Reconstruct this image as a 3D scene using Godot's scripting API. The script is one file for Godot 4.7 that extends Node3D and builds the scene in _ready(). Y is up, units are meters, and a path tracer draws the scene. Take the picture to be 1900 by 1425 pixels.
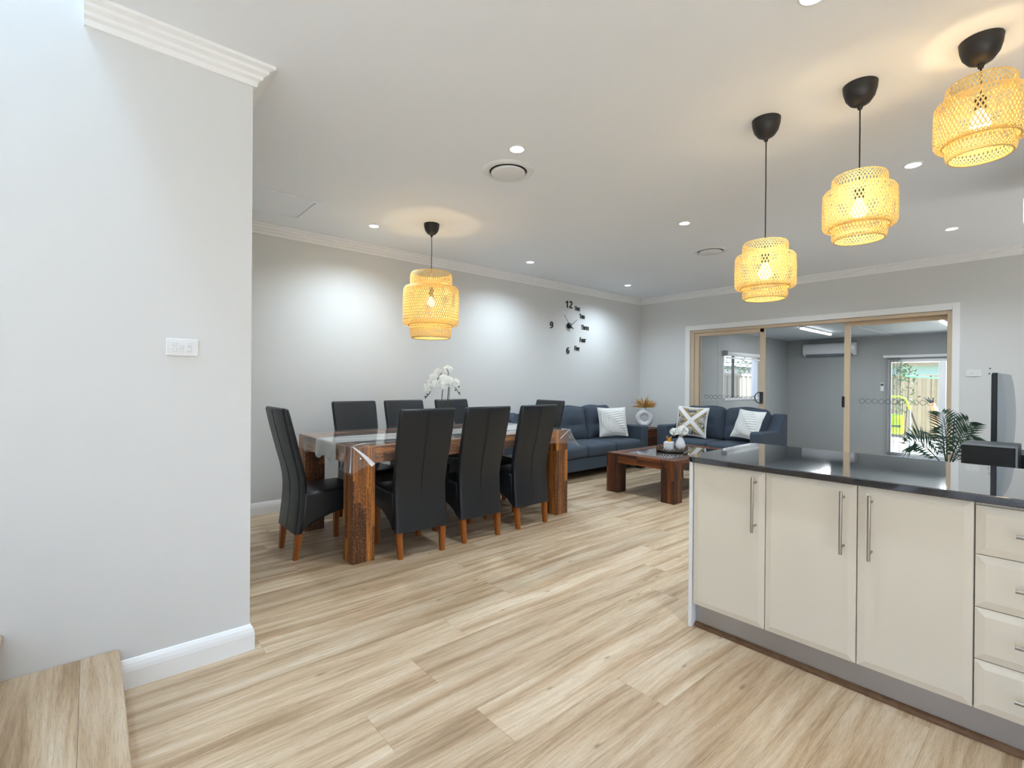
extends Node3D
# A dining and living room seen from beside the stairs and the kitchen bench.
# x runs along the long wall (dining to sliding door), z towards the kitchen, y up; metres.

var M := {}
var used := {}

func _ready():
	# --- camera, sky, sun, exposure
	var cam := Camera3D.new()
	cam.name = "camera"
	add_child(cam)
	var yaw := 0.713713546
	var pitch := -0.00301296
	var roll := 0.00787850
	var fw := Vector3(sin(yaw) * cos(pitch), sin(pitch), -cos(yaw) * cos(pitch))
	var rt := Vector3(cos(yaw), 0, sin(yaw))
	var up := rt.cross(fw)
	var r2 := rt * cos(roll) + up * sin(roll)
	var u2 := -rt * sin(roll) + up * cos(roll)
	cam.transform = Transform3D(Basis(r2, u2, -fw), Vector3(0, 1.25, 0))
	cam.fov = rad_to_deg(2.0 * atan(712.5 / 906.265))
	cam.near = 0.05
	cam.far = 200.0
	cam.current = true
	var env := Environment.new()
	env.background_mode = Environment.BG_SKY
	var sky := Sky.new()
	var sm := ProceduralSkyMaterial.new()
	sm.sky_top_color = Color(0.55, 0.72, 0.95)
	sm.sky_horizon_color = Color(0.93, 0.96, 1.0)
	sm.ground_bottom_color = Color(0.5, 0.48, 0.45)
	sm.ground_horizon_color = Color(0.8, 0.8, 0.78)
	sky.sky_material = sm
	env.sky = sky
	env.background_energy_multiplier = 1.3
	env.tonemap_mode = Environment.TONE_MAPPER_LINEAR
	env.tonemap_exposure = 2.5
	env.sdfgi_enabled = true
	env.ssao_enabled = true
	env.ssil_enabled = true
	var we := WorldEnvironment.new()
	we.name = "world_environment"
	we.environment = env
	add_child(we)
	var sun := DirectionalLight3D.new()
	sun.name = "sun"
	sun.light_energy = 4.0
	sun.light_color = Color(0.91, 0.96, 1.0)
	sun.light_angular_distance = 0.6
	sun.shadow_enabled = true
	add_child(sun)
	sun.look_at_from_position(Vector3.ZERO, Vector3(-0.12, -0.8, -0.55), Vector3.UP)
	make_materials()
	build_shell()
	build_stairs()
	build_sliding_door()
	build_sunroom()
	build_yard()
	build_ceiling_things()
	build_island()
	build_dining()
	build_living()
	build_tv_corner()
	build_small_things()

# ------------------------------------------------------------------ naming
func numbered(n: String) -> String:
	if not used.has(n):
		used[n] = 0
		return n
	used[n] += 1
	return "%s_%03d" % [n, used[n]]

func tag(o: Node, label := "", category := "", group := "", kind := ""):
	if label: o.set_meta("label", label)
	if category: o.set_meta("category", category)
	if group: o.set_meta("group", group)
	if kind: o.set_meta("kind", kind)

func thing(called: String, label: String, category: String, at := Vector3.ZERO, turn := 0.0, group := "") -> Node3D:
	var o := Node3D.new()
	o.name = numbered(called)
	add_child(o)
	o.position = at
	o.rotation.y = turn
	tag(o, label, category, group)
	return o

func dup(src: Node3D, base: String, at: Vector3, turn: float, label: String) -> Node3D:
	var c: Node3D = src.duplicate()
	c.name = numbered(base)
	add_child(c)
	c.position = at
	c.rotation.y = turn
	c.set_meta("label", label)
	return c

func part(parent: Node, called: String, st: SurfaceTool, mat: Material, smooth := true) -> MeshInstance3D:
	var mi := MeshInstance3D.new()
	st.generate_normals()
	var mesh := st.commit()
	mi.mesh = mesh
	mi.material_override = mat
	if parent == self:
		mi.name = numbered(called)
		add_child(mi)
	else:
		mi.name = called
		parent.add_child(mi, true)
	return mi

func struct(called: String, st: SurfaceTool, mat: Material, label := "") -> MeshInstance3D:
	var mi := part(self, called, st, mat)
	mi.set_meta("kind", "structure")
	if label: mi.set_meta("label", label)
	return mi

# ------------------------------------------------------------------ mesh building
func nst() -> SurfaceTool:
	var st := SurfaceTool.new()
	st.begin(Mesh.PRIMITIVE_TRIANGLES)
	return st

func tri(st: SurfaceTool, a: Vector3, b: Vector3, c: Vector3, ua := Vector2.ZERO, ub := Vector2.ZERO, uc := Vector2.ZERO):
	# a, b, c counter-clockwise from outside; Godot wants clockwise
	st.set_uv(ua); st.add_vertex(a)
	st.set_uv(uc); st.add_vertex(c)
	st.set_uv(ub); st.add_vertex(b)

func quad(st: SurfaceTool, a: Vector3, b: Vector3, c: Vector3, d: Vector3, ua := Vector2.ZERO, ub := Vector2.ZERO, uc := Vector2.ZERO, ud := Vector2.ZERO):
	tri(st, a, b, c, ua, ub, uc)
	tri(st, a, c, d, ua, uc, ud)

func facet(st: SurfaceTool, pts: Array, ctr: Vector3, uvs: Array):
	# convex polygon turned so that it faces away from ctr
	var n: Vector3 = (pts[1] - pts[0]).cross(pts[2] - pts[0])
	var flip: bool = n.dot(pts[0] - ctr) < 0.0
	for k in range(1, pts.size() - 1):
		if flip:
			tri(st, pts[0], pts[k + 1], pts[k], uvs[0], uvs[k + 1], uvs[k])
		else:
			tri(st, pts[0], pts[k], pts[k + 1], uvs[0], uvs[k], uvs[k + 1])

func buv(p: Vector3, axis: int, g: int, off: Vector2, sc: Vector2) -> Vector2:
	var o := 0
	if axis != g:
		o = 3 - axis - g
		return Vector2(p[g] * sc.x, p[o] * sc.y) + off
	return Vector2(p[(axis + 1) % 3] * sc.x * 0.3, p[(axis + 2) % 3] * sc.y) + off

func bx(st: SurfaceTool, lo: Vector3, hi: Vector3, b := 0.0, g := 0, off := Vector2.ZERO, sc := Vector2.ONE):
	st.set_smooth_group(-1)
	var ctr := (lo + hi) * 0.5
	var e := [lo, hi]
	var fp := {}
	for ax in 3:
		for s in 2:
			var i := (ax + 1) % 3
			var j := (ax + 2) % 3
			var pts := []
			var uvs := []
			for q in [[0, 0], [1, 0], [1, 1], [0, 1]]:
				var p := Vector3.ZERO
				p[ax] = e[s][ax]
				p[i] = e[q[0]][i] + (b if q[0] == 0 else -b)
				p[j] = e[q[1]][j] + (b if q[1] == 0 else -b)
				pts.append(p)
				uvs.append(buv(p, ax, g, off, sc))
				var c := [0, 0, 0]
				c[ax] = s; c[i] = q[0]; c[j] = q[1]
				fp[[ax, c[0], c[1], c[2]]] = p
			facet(st, pts, ctr, uvs)
	if b <= 0.0:
		return
	for ax in 3:
		var i := (ax + 1) % 3
		var j := (ax + 2) % 3
		for si in 2:
			for sj in 2:
				var pts := []
				var uvs := []
				for q in [[i, 0], [i, 1], [j, 1], [j, 0]]:
					var c := [0, 0, 0]
					c[i] = si; c[j] = sj; c[ax] = q[1]
					var p: Vector3 = fp[[q[0], c[0], c[1], c[2]]]
					pts.append(p)
					uvs.append(buv(p, i if i != g else j, g, off, sc))
				facet(st, pts, ctr, uvs)
	for x in 2:
		for y in 2:
			for z in 2:
				var pts := [fp[[0, x, y, z]], fp[[1, x, y, z]], fp[[2, x, y, z]]]
				facet(st, pts, ctr, [buv(pts[0], 0, g, off, sc), buv(pts[1], 0, g, off, sc), buv(pts[2], 0, g, off, sc)])

func boxpart(parent: Node, called: String, lo: Vector3, hi: Vector3, mat: Material, b := 0.0, g := 0, off := Vector2.ZERO, sc := Vector2.ONE) -> MeshInstance3D:
	var st := nst()
	bx(st, lo, hi, b, g, off, sc)
	return part(parent, called, st, mat)

func grid(st: SurfaceTool, rows: Array, wrap := false, flip := false, sg := 1):
	st.set_smooth_group(sg)
	var nr := rows.size()
	var nc: int = rows[0].size()
	for i in nr - 1:
		var a: PackedVector3Array = rows[i]
		var c: PackedVector3Array = rows[i + 1]
		var v0 := float(i) / (nr - 1)
		var v1 := float(i + 1) / (nr - 1)
		for j in (nc if wrap else nc - 1):
			var k := (j + 1) % nc
			var u0 := float(j) / (nc if wrap else nc - 1)
			var u1 := float(j + 1) / (nc if wrap else nc - 1)
			if flip:
				quad(st, a[j], c[j], c[k], a[k], Vector2(u0, v0), Vector2(u0, v1), Vector2(u1, v1), Vector2(u1, v0))
			else:
				quad(st, a[j], a[k], c[k], c[j], Vector2(u0, v0), Vector2(u1, v0), Vector2(u1, v1), Vector2(u0, v1))

func fan(st: SurfaceTool, ring: PackedVector3Array, flip := false, sg := -1):
	st.set_smooth_group(sg)
	var c := Vector3.ZERO
	for p in ring: c += p
	c /= ring.size()
	for j in ring.size():
		var k := (j + 1) % ring.size()
		if flip: tri(st, c, ring[k], ring[j])
		else: tri(st, c, ring[j], ring[k])

func lathe(st: SurfaceTool, prof: Array, seg: int, at := Vector3.ZERO, sg := 1, bs := Basis.IDENTITY):
	# prof: Vector2(radius, height) going up on the outside
	var rows := []
	for p in prof:
		var r := PackedVector3Array()
		for j in seg:
			var a := -TAU * j / seg
			r.append(at + bs * Vector3(p.x * cos(a), p.y, p.x * sin(a)))
		rows.append(r)
	grid(st, rows, true, false, sg)

func tube(st: SurfaceTool, pts: Array, rad, seg := 6, sg := 1, caps := true):
	var rows := []
	var n := pts.size()
	var side := Vector3.ZERO
	for i in n:
		var t: Vector3 = (pts[mini(i + 1, n - 1)] - pts[maxi(i - 1, 0)]).normalized()
		if side == Vector3.ZERO:
			side = t.cross(Vector3.UP)
			if side.length() < 0.1: side = t.cross(Vector3.RIGHT)
		side = (side - t * side.dot(t)).normalized()
		var up := t.cross(side)
		var r: float = rad[i] if rad is Array else rad
		var ring := PackedVector3Array()
		for j in seg:
			var a := TAU * j / seg
			ring.append(pts[i] + (side * cos(a) + up * sin(a)) * r)
		rows.append(ring)
	grid(st, rows, true, false, sg)
	if caps:
		fan(st, rows[0], true)
		fan(st, rows[n - 1], false)

func prism(st: SurfaceTool, poly: PackedVector2Array, xf: Transform3D, z0: float, z1: float, bev := 0.0, sg := -1, rnd := 0):
	# polygon in local xy, run along local z from z0 to z1 (ends of the run may be softened)
	var p := poly
	if Geometry2D.is_polygon_clockwise(p):
		p = PackedVector2Array(p); p.reverse()
	var n := p.size()
	var c := Vector2.ZERO
	for q in p: c += q
	c /= n
	var ext := 0.0
	for q in p: ext = maxf(ext, (q - c).length())
	var rings := []
	var steps := [[z0, 0.0], [z1, 0.0]]
	if bev > 0.0:
		steps = []
		var m := maxi(rnd, 1)
		for k in m + 1:
			var a := PI / 2 * k / m
			steps.append([z0 + bev * (1.0 - cos(a)), bev * (1.0 - sin(a))])
		var back := steps.duplicate()
		back.reverse()
		for s in back: steps.append([z1 - (s[0] - z0), s[1]])
	for s in steps:
		var r := PackedVector3Array()
		for k in n:
			var a: Vector2 = (p[k] - p[(k + n - 1) % n]).normalized()
			var b: Vector2 = (p[(k + 1) % n] - p[k]).normalized()
			var nn := Vector2(-a.y - b.y, a.x + b.x)
			nn = nn.normalized() if nn.length() > 0.01 else Vector2(-a.y, a.x)
			var q: Vector2 = p[k] + nn * s[1]
			r.append(xf * Vector3(q.x, q.y, s[0]))
		rings.append(r)
	grid(st, rings, true, false, sg)
	st.set_smooth_group(-1)
	var idx := Geometry2D.triangulate_polygon(p)
	for k in range(0, idx.size(), 3):
		var a: Vector3 = rings[0][idx[k]]
		var b: Vector3 = rings[0][idx[k + 1]]
		var d: Vector3 = rings[0][idx[k + 2]]
		var ccw := (p[idx[k + 1]] - p[idx[k]]).cross(p[idx[k + 2]] - p[idx[k]]) > 0.0
		if ccw: tri(st, a, d, b)
		else: tri(st, a, b, d)
		var last: PackedVector3Array = rings[rings.size() - 1]
		a = last[idx[k]]; b = last[idx[k + 1]]; d = last[idx[k + 2]]
		if ccw: tri(st, a, b, d)
		else: tri(st, a, d, b)

func soft(st: SurfaceTool, size: Vector3, r: float, puff: Vector3, n: int, xf := Transform3D.IDENTITY, warp = null):
	# upholstered block: rounded box with swollen faces
	st.set_smooth_group(1)
	var h := size * 0.5
	for ax in 3:
		for s in [-1.0, 1.0]:
			var i := (ax + 1) % 3
			var j := (ax + 2) % 3
			var rows := []
			for a in n + 1:
				var row := PackedVector3Array()
				for b in n + 1:
					var q := Vector3.ZERO
					q[ax] = s
					q[i] = sin((2.0 * a / n - 1.0) * PI / 2)
					q[j] = sin((2.0 * b / n - 1.0) * PI / 2)
					var p := q * h
					var inn := Vector3(clampf(p.x, -(h.x - r), h.x - r), clampf(p.y, -(h.y - r), h.y - r), clampf(p.z, -(h.z - r), h.z - r))
					var d := p - inn
					if d.length() > 0.00001: p = inn + d.normalized() * r
					p.x += puff.x * q.x * (1 - q.y * q.y) * (1 - q.z * q.z)
					p.y += puff.y * q.y * (1 - q.x * q.x) * (1 - q.z * q.z)
					p.z += puff.z * q.z * (1 - q.x * q.x) * (1 - q.y * q.y)
					if warp != null: p = warp.call(p, q)
					row.append(xf * p)
				rows.append(row)
			grid(st, rows, false, s > 0)

func rrect(w: float, d: float, r: float, k := 4) -> PackedVector2Array:
	var o := PackedVector2Array()
	for c in 4:
		var cx: float = [1, -1, -1, 1][c] * (w / 2 - r)
		var cy: float = [1, 1, -1, -1][c] * (d / 2 - r)
		for j in k + 1:
			var a := PI / 2 * (c + float(j) / k)
			o.append(Vector2(cx + cos(a) * r, cy + sin(a) * r))
	return o

# ------------------------------------------------------------------ materials
func mat(col: Color, rough := 0.6, metal := 0.0, spec := 0.5) -> StandardMaterial3D:
	var m := StandardMaterial3D.new()
	m.albedo_color = col
	m.roughness = rough
	m.metallic = metal
	m.metallic_specular = spec
	return m

func noise_tex(freq: float, size: int, normal: bool, bump := 4.0, oct := 3, seed_ := 1) -> NoiseTexture2D:
	var n := FastNoiseLite.new()
	n.noise_type = FastNoiseLite.TYPE_SIMPLEX_SMOOTH
	n.frequency = freq
	n.fractal_octaves = oct
	n.seed = seed_
	var t := NoiseTexture2D.new()
	t.noise = n
	t.width = size
	t.height = size
	t.seamless = true
	t.as_normal_map = normal
	t.bump_strength = bump
	return t

func glow(col: Color, e: float) -> StandardMaterial3D:
	var m := mat(Color(0.95, 0.95, 0.95), 0.5)
	m.emission_enabled = true
	m.emission = col
	m.emission_energy_multiplier = e
	return m

func pane(alpha: float, col := Color(1, 1, 1)) -> StandardMaterial3D:
	var m := mat(Color(col.r, col.g, col.b, alpha), 0.02)
	m.transparency = BaseMaterial3D.TRANSPARENCY_ALPHA
	return m

func flow(freq: float, seed_: int, oct := 1) -> FastNoiseLite:
	var n := FastNoiseLite.new()
	n.noise_type = FastNoiseLite.TYPE_SIMPLEX_SMOOTH
	n.frequency = freq
	n.seed = seed_
	n.fractal_type = FastNoiseLite.FRACTAL_NONE if oct == 1 else FastNoiseLite.FRACTAL_FBM
	n.fractal_octaves = oct
	return n

func mix3(a: Vector3, b: Vector3, t: float) -> Vector3:
	return a + (b - a) * clampf(t, 0.0, 1.0)

func floor_image(w: int, strips: int, sh: int) -> ImageTexture:
	# printed oak: one strip of the picture per board, grain along u
	var data := PackedByteArray()
	data.resize(w * strips * sh * 3)
	var n1 := flow(1.0, 11)
	var n2 := flow(1.0, 23)
	var n3 := flow(1.0, 37)
	var rng := RandomNumberGenerator.new()
	rng.seed = 5
	var light := Vector3(222, 202, 175)
	var mid := Vector3(199, 171, 138)
	var dark := Vector3(160, 130, 97)
	var o := 0
	for s in strips:
		var tone := rng.randf_range(-0.07, 0.07)
		var knots := []
		for k in rng.randi_range(0, 2):
			knots.append(Vector3(rng.randf() * 1.8, rng.randf_range(0.03, 0.2), rng.randf_range(0.004, 0.008)))
		var sx := s * 31.7
		for y in sh:
			var v := (y + 0.5) / sh * 0.231
			for x in w:
				var u := (x + 0.5) / w * 1.81
				var bend := n3.get_noise_2d(u * 1.1 + sx, v * 5.0) * 0.016
				var dk := 0.0
				for kn in knots:
					var du: float = (u - kn.x) / (kn.z * 2.6)
					var dv: float = (v - kn.y) / kn.z
					var q := du * du + dv * dv
					if q < 30.0:
						dk += exp(-q * 0.8) * 0.8
						bend += signf(dv) * 0.006 * exp(-absf(dv) * 0.5 - du * du * 0.08)
				var broad := n1.get_noise_2d(u * 0.8 + sx, (v + bend) * 12.0 + sx)
				var mids := n2.get_noise_2d(u * 1.8 - sx, (v + bend) * 42.0)
				var fine := n1.get_noise_2d(u * 9.0 + sx, (v + bend) * 420.0)
				var ring := sin((v + bend) * 330.0 + n3.get_noise_2d(u * 0.7 - sx, v * 9.0) * 9.0)
				var t := 0.45 + broad * 0.38 + mids * 0.20 + ring * 0.05 + fine * 0.10 + tone
				var c: Vector3
				if t < 0.5: c = mix3(light, mid, t * 2.0)
				else: c = mix3(mid, dark, t * 2.0 - 1.0)
				c = mix3(c, Vector3(112, 82, 56), clampf(dk, 0.0, 0.9) * 0.6)
				if fine > 0.42: c *= 0.92
				data[o] = clampi(int(c.x), 0, 255)
				data[o + 1] = clampi(int(c.y), 0, 255)
				data[o + 2] = clampi(int(c.z), 0, 255)
				o += 3
	return ImageTexture.create_from_image(Image.create_from_data(w, strips * sh, false, Image.FORMAT_RGB8, data))

func rustic_image() -> Array:
	# laminated, rough-sawn hardwood: staves along u, each 1/8 of v
	var w := 768
	var h := 512
	var data := PackedByteArray()
	data.resize(w * h * 3)
	var hd := PackedByteArray()
	hd.resize(w * h)
	var n1 := flow(1.0, 51)
	var n2 := flow(1.0, 67)
	var n3 := flow(1.0, 83)
	var rng := RandomNumberGenerator.new()
	rng.seed = 9
	var tones := []
	for s in 8:
		var cut := rng.randf_range(0.25, 0.75)
		tones.append([cut, rng.randf(), rng.randf(), rng.randf() * 50.0])
	var deep := Vector3(72, 40, 20)
	var brown := Vector3(128, 76, 34)
	var amber := Vector3(200, 126, 48)
	var o := 0
	for y in h:
		var v := float(y) / h
		var s := int(v * 8.0)
		var fv := v * 8.0 - s
		for x in w:
			var u := float(x) / w
			var tn: Array = tones[s]
			var tone: float = tn[1] if u < tn[0] else tn[2]
			var off: float = tn[3] + (0.0 if u < tn[0] else 20.0)
			var g1 := n1.get_noise_2d(u * 2.2 + off, v * 26.0)
			var g2 := n2.get_noise_2d(u * 7.0 + off, v * 140.0)
			var saw := n3.get_noise_2d(u * 45.0, v * 40.0 + off)
			var rough := n1.get_noise_2d(u * 90.0 + 7.0, v * 60.0 + off)
			var t := tone * 0.75 + g1 * 0.34 + g2 * 0.14 + 0.10
			var c: Vector3 = mix3(deep, brown, t * 2.0) if t < 0.5 else mix3(brown, amber, t * 2.0 - 1.0)
			var wear := n2.get_noise_2d(u * 3.0 + 40.0, v * 9.0)
			if saw + rough * 0.6 > 0.66 - wear * 0.3: c = mix3(c, Vector3(196, 138, 84), 0.6)
			if saw + rough < -0.9: c *= 0.6
			if fv < 0.03: c *= 0.72
			data[o * 3] = clampi(int(c.x), 0, 255)
			data[o * 3 + 1] = clampi(int(c.y), 0, 255)
			data[o * 3 + 2] = clampi(int(c.z), 0, 255)
			hd[o] = clampi(int(128 + saw * 70 + rough * 40 + g2 * 25 - (90 if fv < 0.03 else 0)), 0, 255)
			o += 1
	return [ImageTexture.create_from_image(Image.create_from_data(w, h, false, Image.FORMAT_RGB8, data)),
		ImageTexture.create_from_image(Image.create_from_data(w, h, false, Image.FORMAT_L8, hd))]

func granite_image() -> ImageTexture:
	var w := 512
	var data := PackedByteArray()
	data.resize(w * w * 3)
	var n1 := flow(0.12, 3)
	var n2 := flow(0.35, 4)
	var o := 0
	for y in w:
		for x in w:
			var a := n1.get_noise_2d(x, y)
			var b := n2.get_noise_2d(x, y)
			var c := Vector3(20, 23, 29)
			if a > 0.25: c = Vector3(44, 52, 64)
			if b > 0.62: c = Vector3(92, 102, 114)
			if b < -0.6: c = Vector3(9, 10, 13)
			data[o] = int(c.x); data[o + 1] = int(c.y); data[o + 2] = int(c.z)
			o += 3
	return ImageTexture.create_from_image(Image.create_from_data(w, w, false, Image.FORMAT_RGB8, data))

func cross_image() -> ImageTexture:
	# cushion print: white cross over marbled grey with gilt edges
	var w := 256
	var data := PackedByteArray()
	data.resize(w * w * 3)
	var n1 := flow(0.02, 8)
	var n2 := flow(0.06, 9)
	var o := 0
	for y in w:
		for x in w:
			var u := x / float(w) - 0.5
			var v := y / float(w) - 0.5
			var d := minf(absf(u - v), absf(u + v))
			var m := n1.get_noise_2d(x + n2.get_noise_2d(x, y) * 30, y)
			var c := mix3(Vector3(196, 190, 178), Vector3(112, 108, 100), 0.5 + m * 0.9)
			if m > 0.45: c = mix3(c, Vector3(58, 56, 54), 0.8)
			var gold := n2.get_noise_2d(x + 90, y)
			if d < 0.17 + gold * 0.06: c = mix3(c, Vector3(184, 146, 84), 0.75)
			if d < 0.095: c = Vector3(236, 236, 236)
			if absf(u) > 0.46 or absf(v) > 0.46: c = Vector3(230, 229, 226)
			data[o] = int(c.x); data[o + 1] = int(c.y); data[o + 2] = int(c.z)
			o += 3
	return ImageTexture.create_from_image(Image.create_from_data(w, w, false, Image.FORMAT_RGB8, data))

func leaf_relief() -> ImageTexture:
	# quilted palm leaf on the white cushions, as height
	var w := 256
	var data := PackedByteArray()
	data.resize(w * w)
	for y in w:
		for x in w:
			var u := x / float(w)
			var v := 1.0 - y / float(w)
			var along := (u + v) * 0.7071
			var across := (v - u) * 0.7071
			var h := 0.35
			var reach := 0.42 * sin(clampf((along - 0.02) / 1.3, 0, 1) * PI)
			if absf(across) < reach and along > 0.05:
				var q := fposmod((along - absf(across) * 0.75) * 9.0, 1.0)
				h = 0.35 + 0.65 * pow(sin(q * PI), 0.7)
			if absf(across) < 0.016: h = 0.25
			data[y * w + x] = clampi(int(h * 255), 0, 255)
	return ImageTexture.create_from_image(Image.create_from_data(w, w, false, Image.FORMAT_L8, data))

func make_materials():
	M.wall = mat(Color(0.872, 0.872, 0.866), 0.75)
	M.ceil = mat(Color(0.95, 0.96, 0.975), 0.8)
	M.trim = mat(Color(0.965, 0.965, 0.962), 0.45)
	M.sub = mat(Color(0.35, 0.3, 0.25), 0.9)
	var fi := floor_image(704, 8, 176)
	M.planks = []
	for k in 3:
		var m := mat([Color(1, 1, 1), Color(0.97, 0.97, 0.97), Color(0.94, 0.935, 0.93)][k], 0.42)
		m.albedo_texture = fi
		M.planks.append(m)
	var ri := rustic_image()
	M.rustic = mat(Color(1, 1, 1), 0.5)
	M.rustic.albedo_texture = ri[0]
	M.rustic.heightmap_enabled = true
	M.rustic.heightmap_texture = ri[1]
	M.rustic.heightmap_scale = 0.15
	M.rustic2 = mat(Color(0.68, 0.60, 0.58), 0.5)
	M.rustic2.albedo_texture = ri[0]
	M.rustic2.heightmap_enabled = true
	M.rustic2.heightmap_texture = ri[1]
	M.rustic2.heightmap_scale = 0.15
	M.chairleg = mat(Color(0.56, 0.31, 0.11), 0.4)
	M.chairleg.albedo_texture = fi
	M.chairleg.albedo_color = Color(0.74, 0.47, 0.2)
	M.leather = mat(Color(0.095, 0.108, 0.125), 0.36)
	M.leather.normal_enabled = true
	M.leather.normal_texture = noise_tex(0.06, 256, true, 3.0)
	M.leather.normal_scale = 0.35
	M.leather.uv1_triplanar = true
	M.leather.uv1_scale = Vector3(6, 6, 6)
	M.seam = mat(Color(0.06, 0.065, 0.07), 0.5)
	M.sofa = mat(Color(0.235, 0.275, 0.325), 0.85)
	M.sofa.rim_enabled = true
	M.sofa.rim = 0.35
	M.sofa.rim_tint = 0.5
	M.sofa.normal_enabled = true
	M.sofa.normal_texture = noise_tex(0.2, 256, true, 5.0, 2, 7)
	M.sofa.normal_scale = 0.4
	M.sofa.uv1_triplanar = true
	M.sofa.uv1_scale = Vector3(4, 4, 4)
	M.black = mat(Color(0.06, 0.065, 0.07), 0.4)
	M.blackbox = mat(Color(0.12, 0.135, 0.15), 0.45)
	M.glass_black = mat(Color(0.02, 0.025, 0.03), 0.04)
	M.glass_black.clearcoat_enabled = true
	M.glass_black.clearcoat = 1.0
	M.glass_black.clearcoat_roughness = 0.03
	M.pane = pane(0.03)
	M.clear = pane(0.05)
	M.clear.roughness = 0.08
	M.vaseglass = pane(0.12, Color(0.85, 0.95, 0.9))
	M.gold = mat(Color(0.84, 0.75, 0.64), 0.42)
	M.steel = mat(Color(0.68, 0.66, 0.63), 0.32, 1.0)
	M.kick = mat(Color(0.68, 0.68, 0.69), 0.38, 0.85)
	M.cream = mat(Color(0.875, 0.84, 0.77), 0.42)
	M.white = mat(Color(0.92, 0.92, 0.92), 0.5)
	M.whitegloss = mat(Color(0.9, 0.9, 0.91), 0.25)
	M.granite = mat(Color(1, 1, 1), 0.05, 0.0, 1.0)
	M.granite.albedo_texture = granite_image()
	M.granite.uv1_triplanar = true
	M.granite.uv1_scale = Vector3(2.5, 2.5, 2.5)
	M.granite.clearcoat_enabled = true
	M.granite.clearcoat = 1.0
	M.granite.clearcoat_roughness = 0.03
	M.timbertrim = mat(Color(0.55, 0.46, 0.37), 0.5)
	M.timbertrim.albedo_texture = fi
	M.dark = mat(Color(0.1, 0.1, 0.105), 0.5)
	M.canopy = mat(Color(0.13, 0.12, 0.12), 0.45)
	M.bamboo = mat(Color(0.92, 0.80, 0.5), 0.55)
	M.bamboo.backlight_enabled = true
	M.bamboo.backlight = Color(0.34, 0.29, 0.19)
	M.bulb = glow(Color(1.0, 0.9, 0.7), 5.0)
	M.led = glow(Color(0.96, 0.98, 1.0), 5.0)
	M.runner = mat(Color(0.88, 0.88, 0.87), 0.8)
	M.runner.backlight_enabled = true
	M.runner.backlight = Color(0.4, 0.4, 0.4)
	M.leafcushion = mat(Color(0.9, 0.895, 0.88), 0.9)
	M.leafcushion.heightmap_enabled = true
	M.leafcushion.heightmap_texture = leaf_relief()
	M.leafcushion.heightmap_scale = 1.2
	M.crosscushion = mat(Color(1, 1, 1), 0.85)
	M.crosscushion.albedo_texture = cross_image()
	M.ceramic = mat(Color(0.9, 0.9, 0.91), 0.55)
	M.goldleaf = mat(Color(0.82, 0.64, 0.36), 0.35, 0.5)
	M.brass = mat(Color(0.8, 0.66, 0.5), 0.3, 0.9)
	M.petal = mat(Color(0.95, 0.95, 0.93), 0.6)
	M.petal.backlight_enabled = true
	M.petal.backlight = Color(0.35, 0.35, 0.33)
	M.stem = mat(Color(0.2, 0.27, 0.1), 0.6)
	M.palm = mat(Color(0.07, 0.21, 0.13), 0.45)
	M.palm.backlight_enabled = true
	M.palm.backlight = Color(0.12, 0.25, 0.15)
	M.silver = mat(Color(0.66, 0.70, 0.73), 0.38, 0.2)
	M.sunwall = mat(Color(0.65, 0.66, 0.655), 0.6)
	M.sunceil = mat(Color(0.78, 0.8, 0.81), 0.5)
	M.sunfloor = mat(Color(0.6, 0.6, 0.58), 0.6)
	M.fence = mat(Color(0.62, 0.56, 0.44), 0.6)
	M.creamfence = mat(Color(0.52, 0.49, 0.43), 0.6)
	M.paving = mat(Color(0.82, 0.79, 0.74), 0.9)
	M.lime = mat(Color(0.68, 0.9, 0.08), 0.45)
	M.mint = mat(Color(0.45, 0.85, 0.6), 0.5)
	M.grey = mat(Color(0.5, 0.53, 0.55), 0.5)
	M.blind = mat(Color(0.72, 0.72, 0.71), 0.7)
	M.blind.backlight_enabled = true
	M.blind.backlight = Color(0.5, 0.5, 0.5)
	M.decal = mat(Color(0.35, 0.37, 0.38), 0.6)
	M.mullion = mat(Color(0.2, 0.23, 0.25), 0.5)
	M.roof = mat(Color(0.45, 0.43, 0.42), 0.8)
	M.bark = mat(Color(0.34, 0.29, 0.24), 0.9)
	M.leaf = mat(Color(0.25, 0.34, 0.14), 0.6)
	M.peach = mat(Color(0.9, 0.62, 0.45), 0.6)
	M.shade = mat(Color(0.62, 0.74, 0.69), 0.7)
	M.farwhite = mat(Color(0.6, 0.6, 0.61), 0.7)
	M.wire = mat(Color(0.42, 0.34, 0.26), 0.35, 0.6)
	M.fold_glint = mat(Color(0.93, 0.93, 0.95), 0.25)  # near-white colour standing in for glints on the clear plastic

# ------------------------------------------------------------------ the room
const WB := -4.97      # long back wall
const WF := 7.25       # wall with the sliding door
const WL := -2.511     # wall beside the stairs
const CH := 2.7

func light_spot(parent: Node, at: Vector3, e: float, ang := 62.0, col := Color(0.87, 0.945, 1.0)):
	var l := SpotLight3D.new()
	l.name = "spot_light"
	l.light_energy = e
	l.light_color = col
	l.spot_angle = ang
	l.spot_angle_attenuation = 0.9
	l.spot_range = 14.0
	l.spot_attenuation = 2.0
	l.light_size = 0.05
	l.shadow_enabled = true
	parent.add_child(l, true)
	l.position = at
	l.rotation.x = -PI / 2

func light_omni(parent: Node, at: Vector3, e: float, col: Color, size: float):
	var l := OmniLight3D.new()
	l.name = "omni_light"
	l.light_energy = e
	l.light_color = col
	l.omni_range = 14.0
	l.omni_attenuation = 2.0
	l.light_size = size
	l.shadow_enabled = true
	parent.add_child(l, true)
	l.position = at

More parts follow.
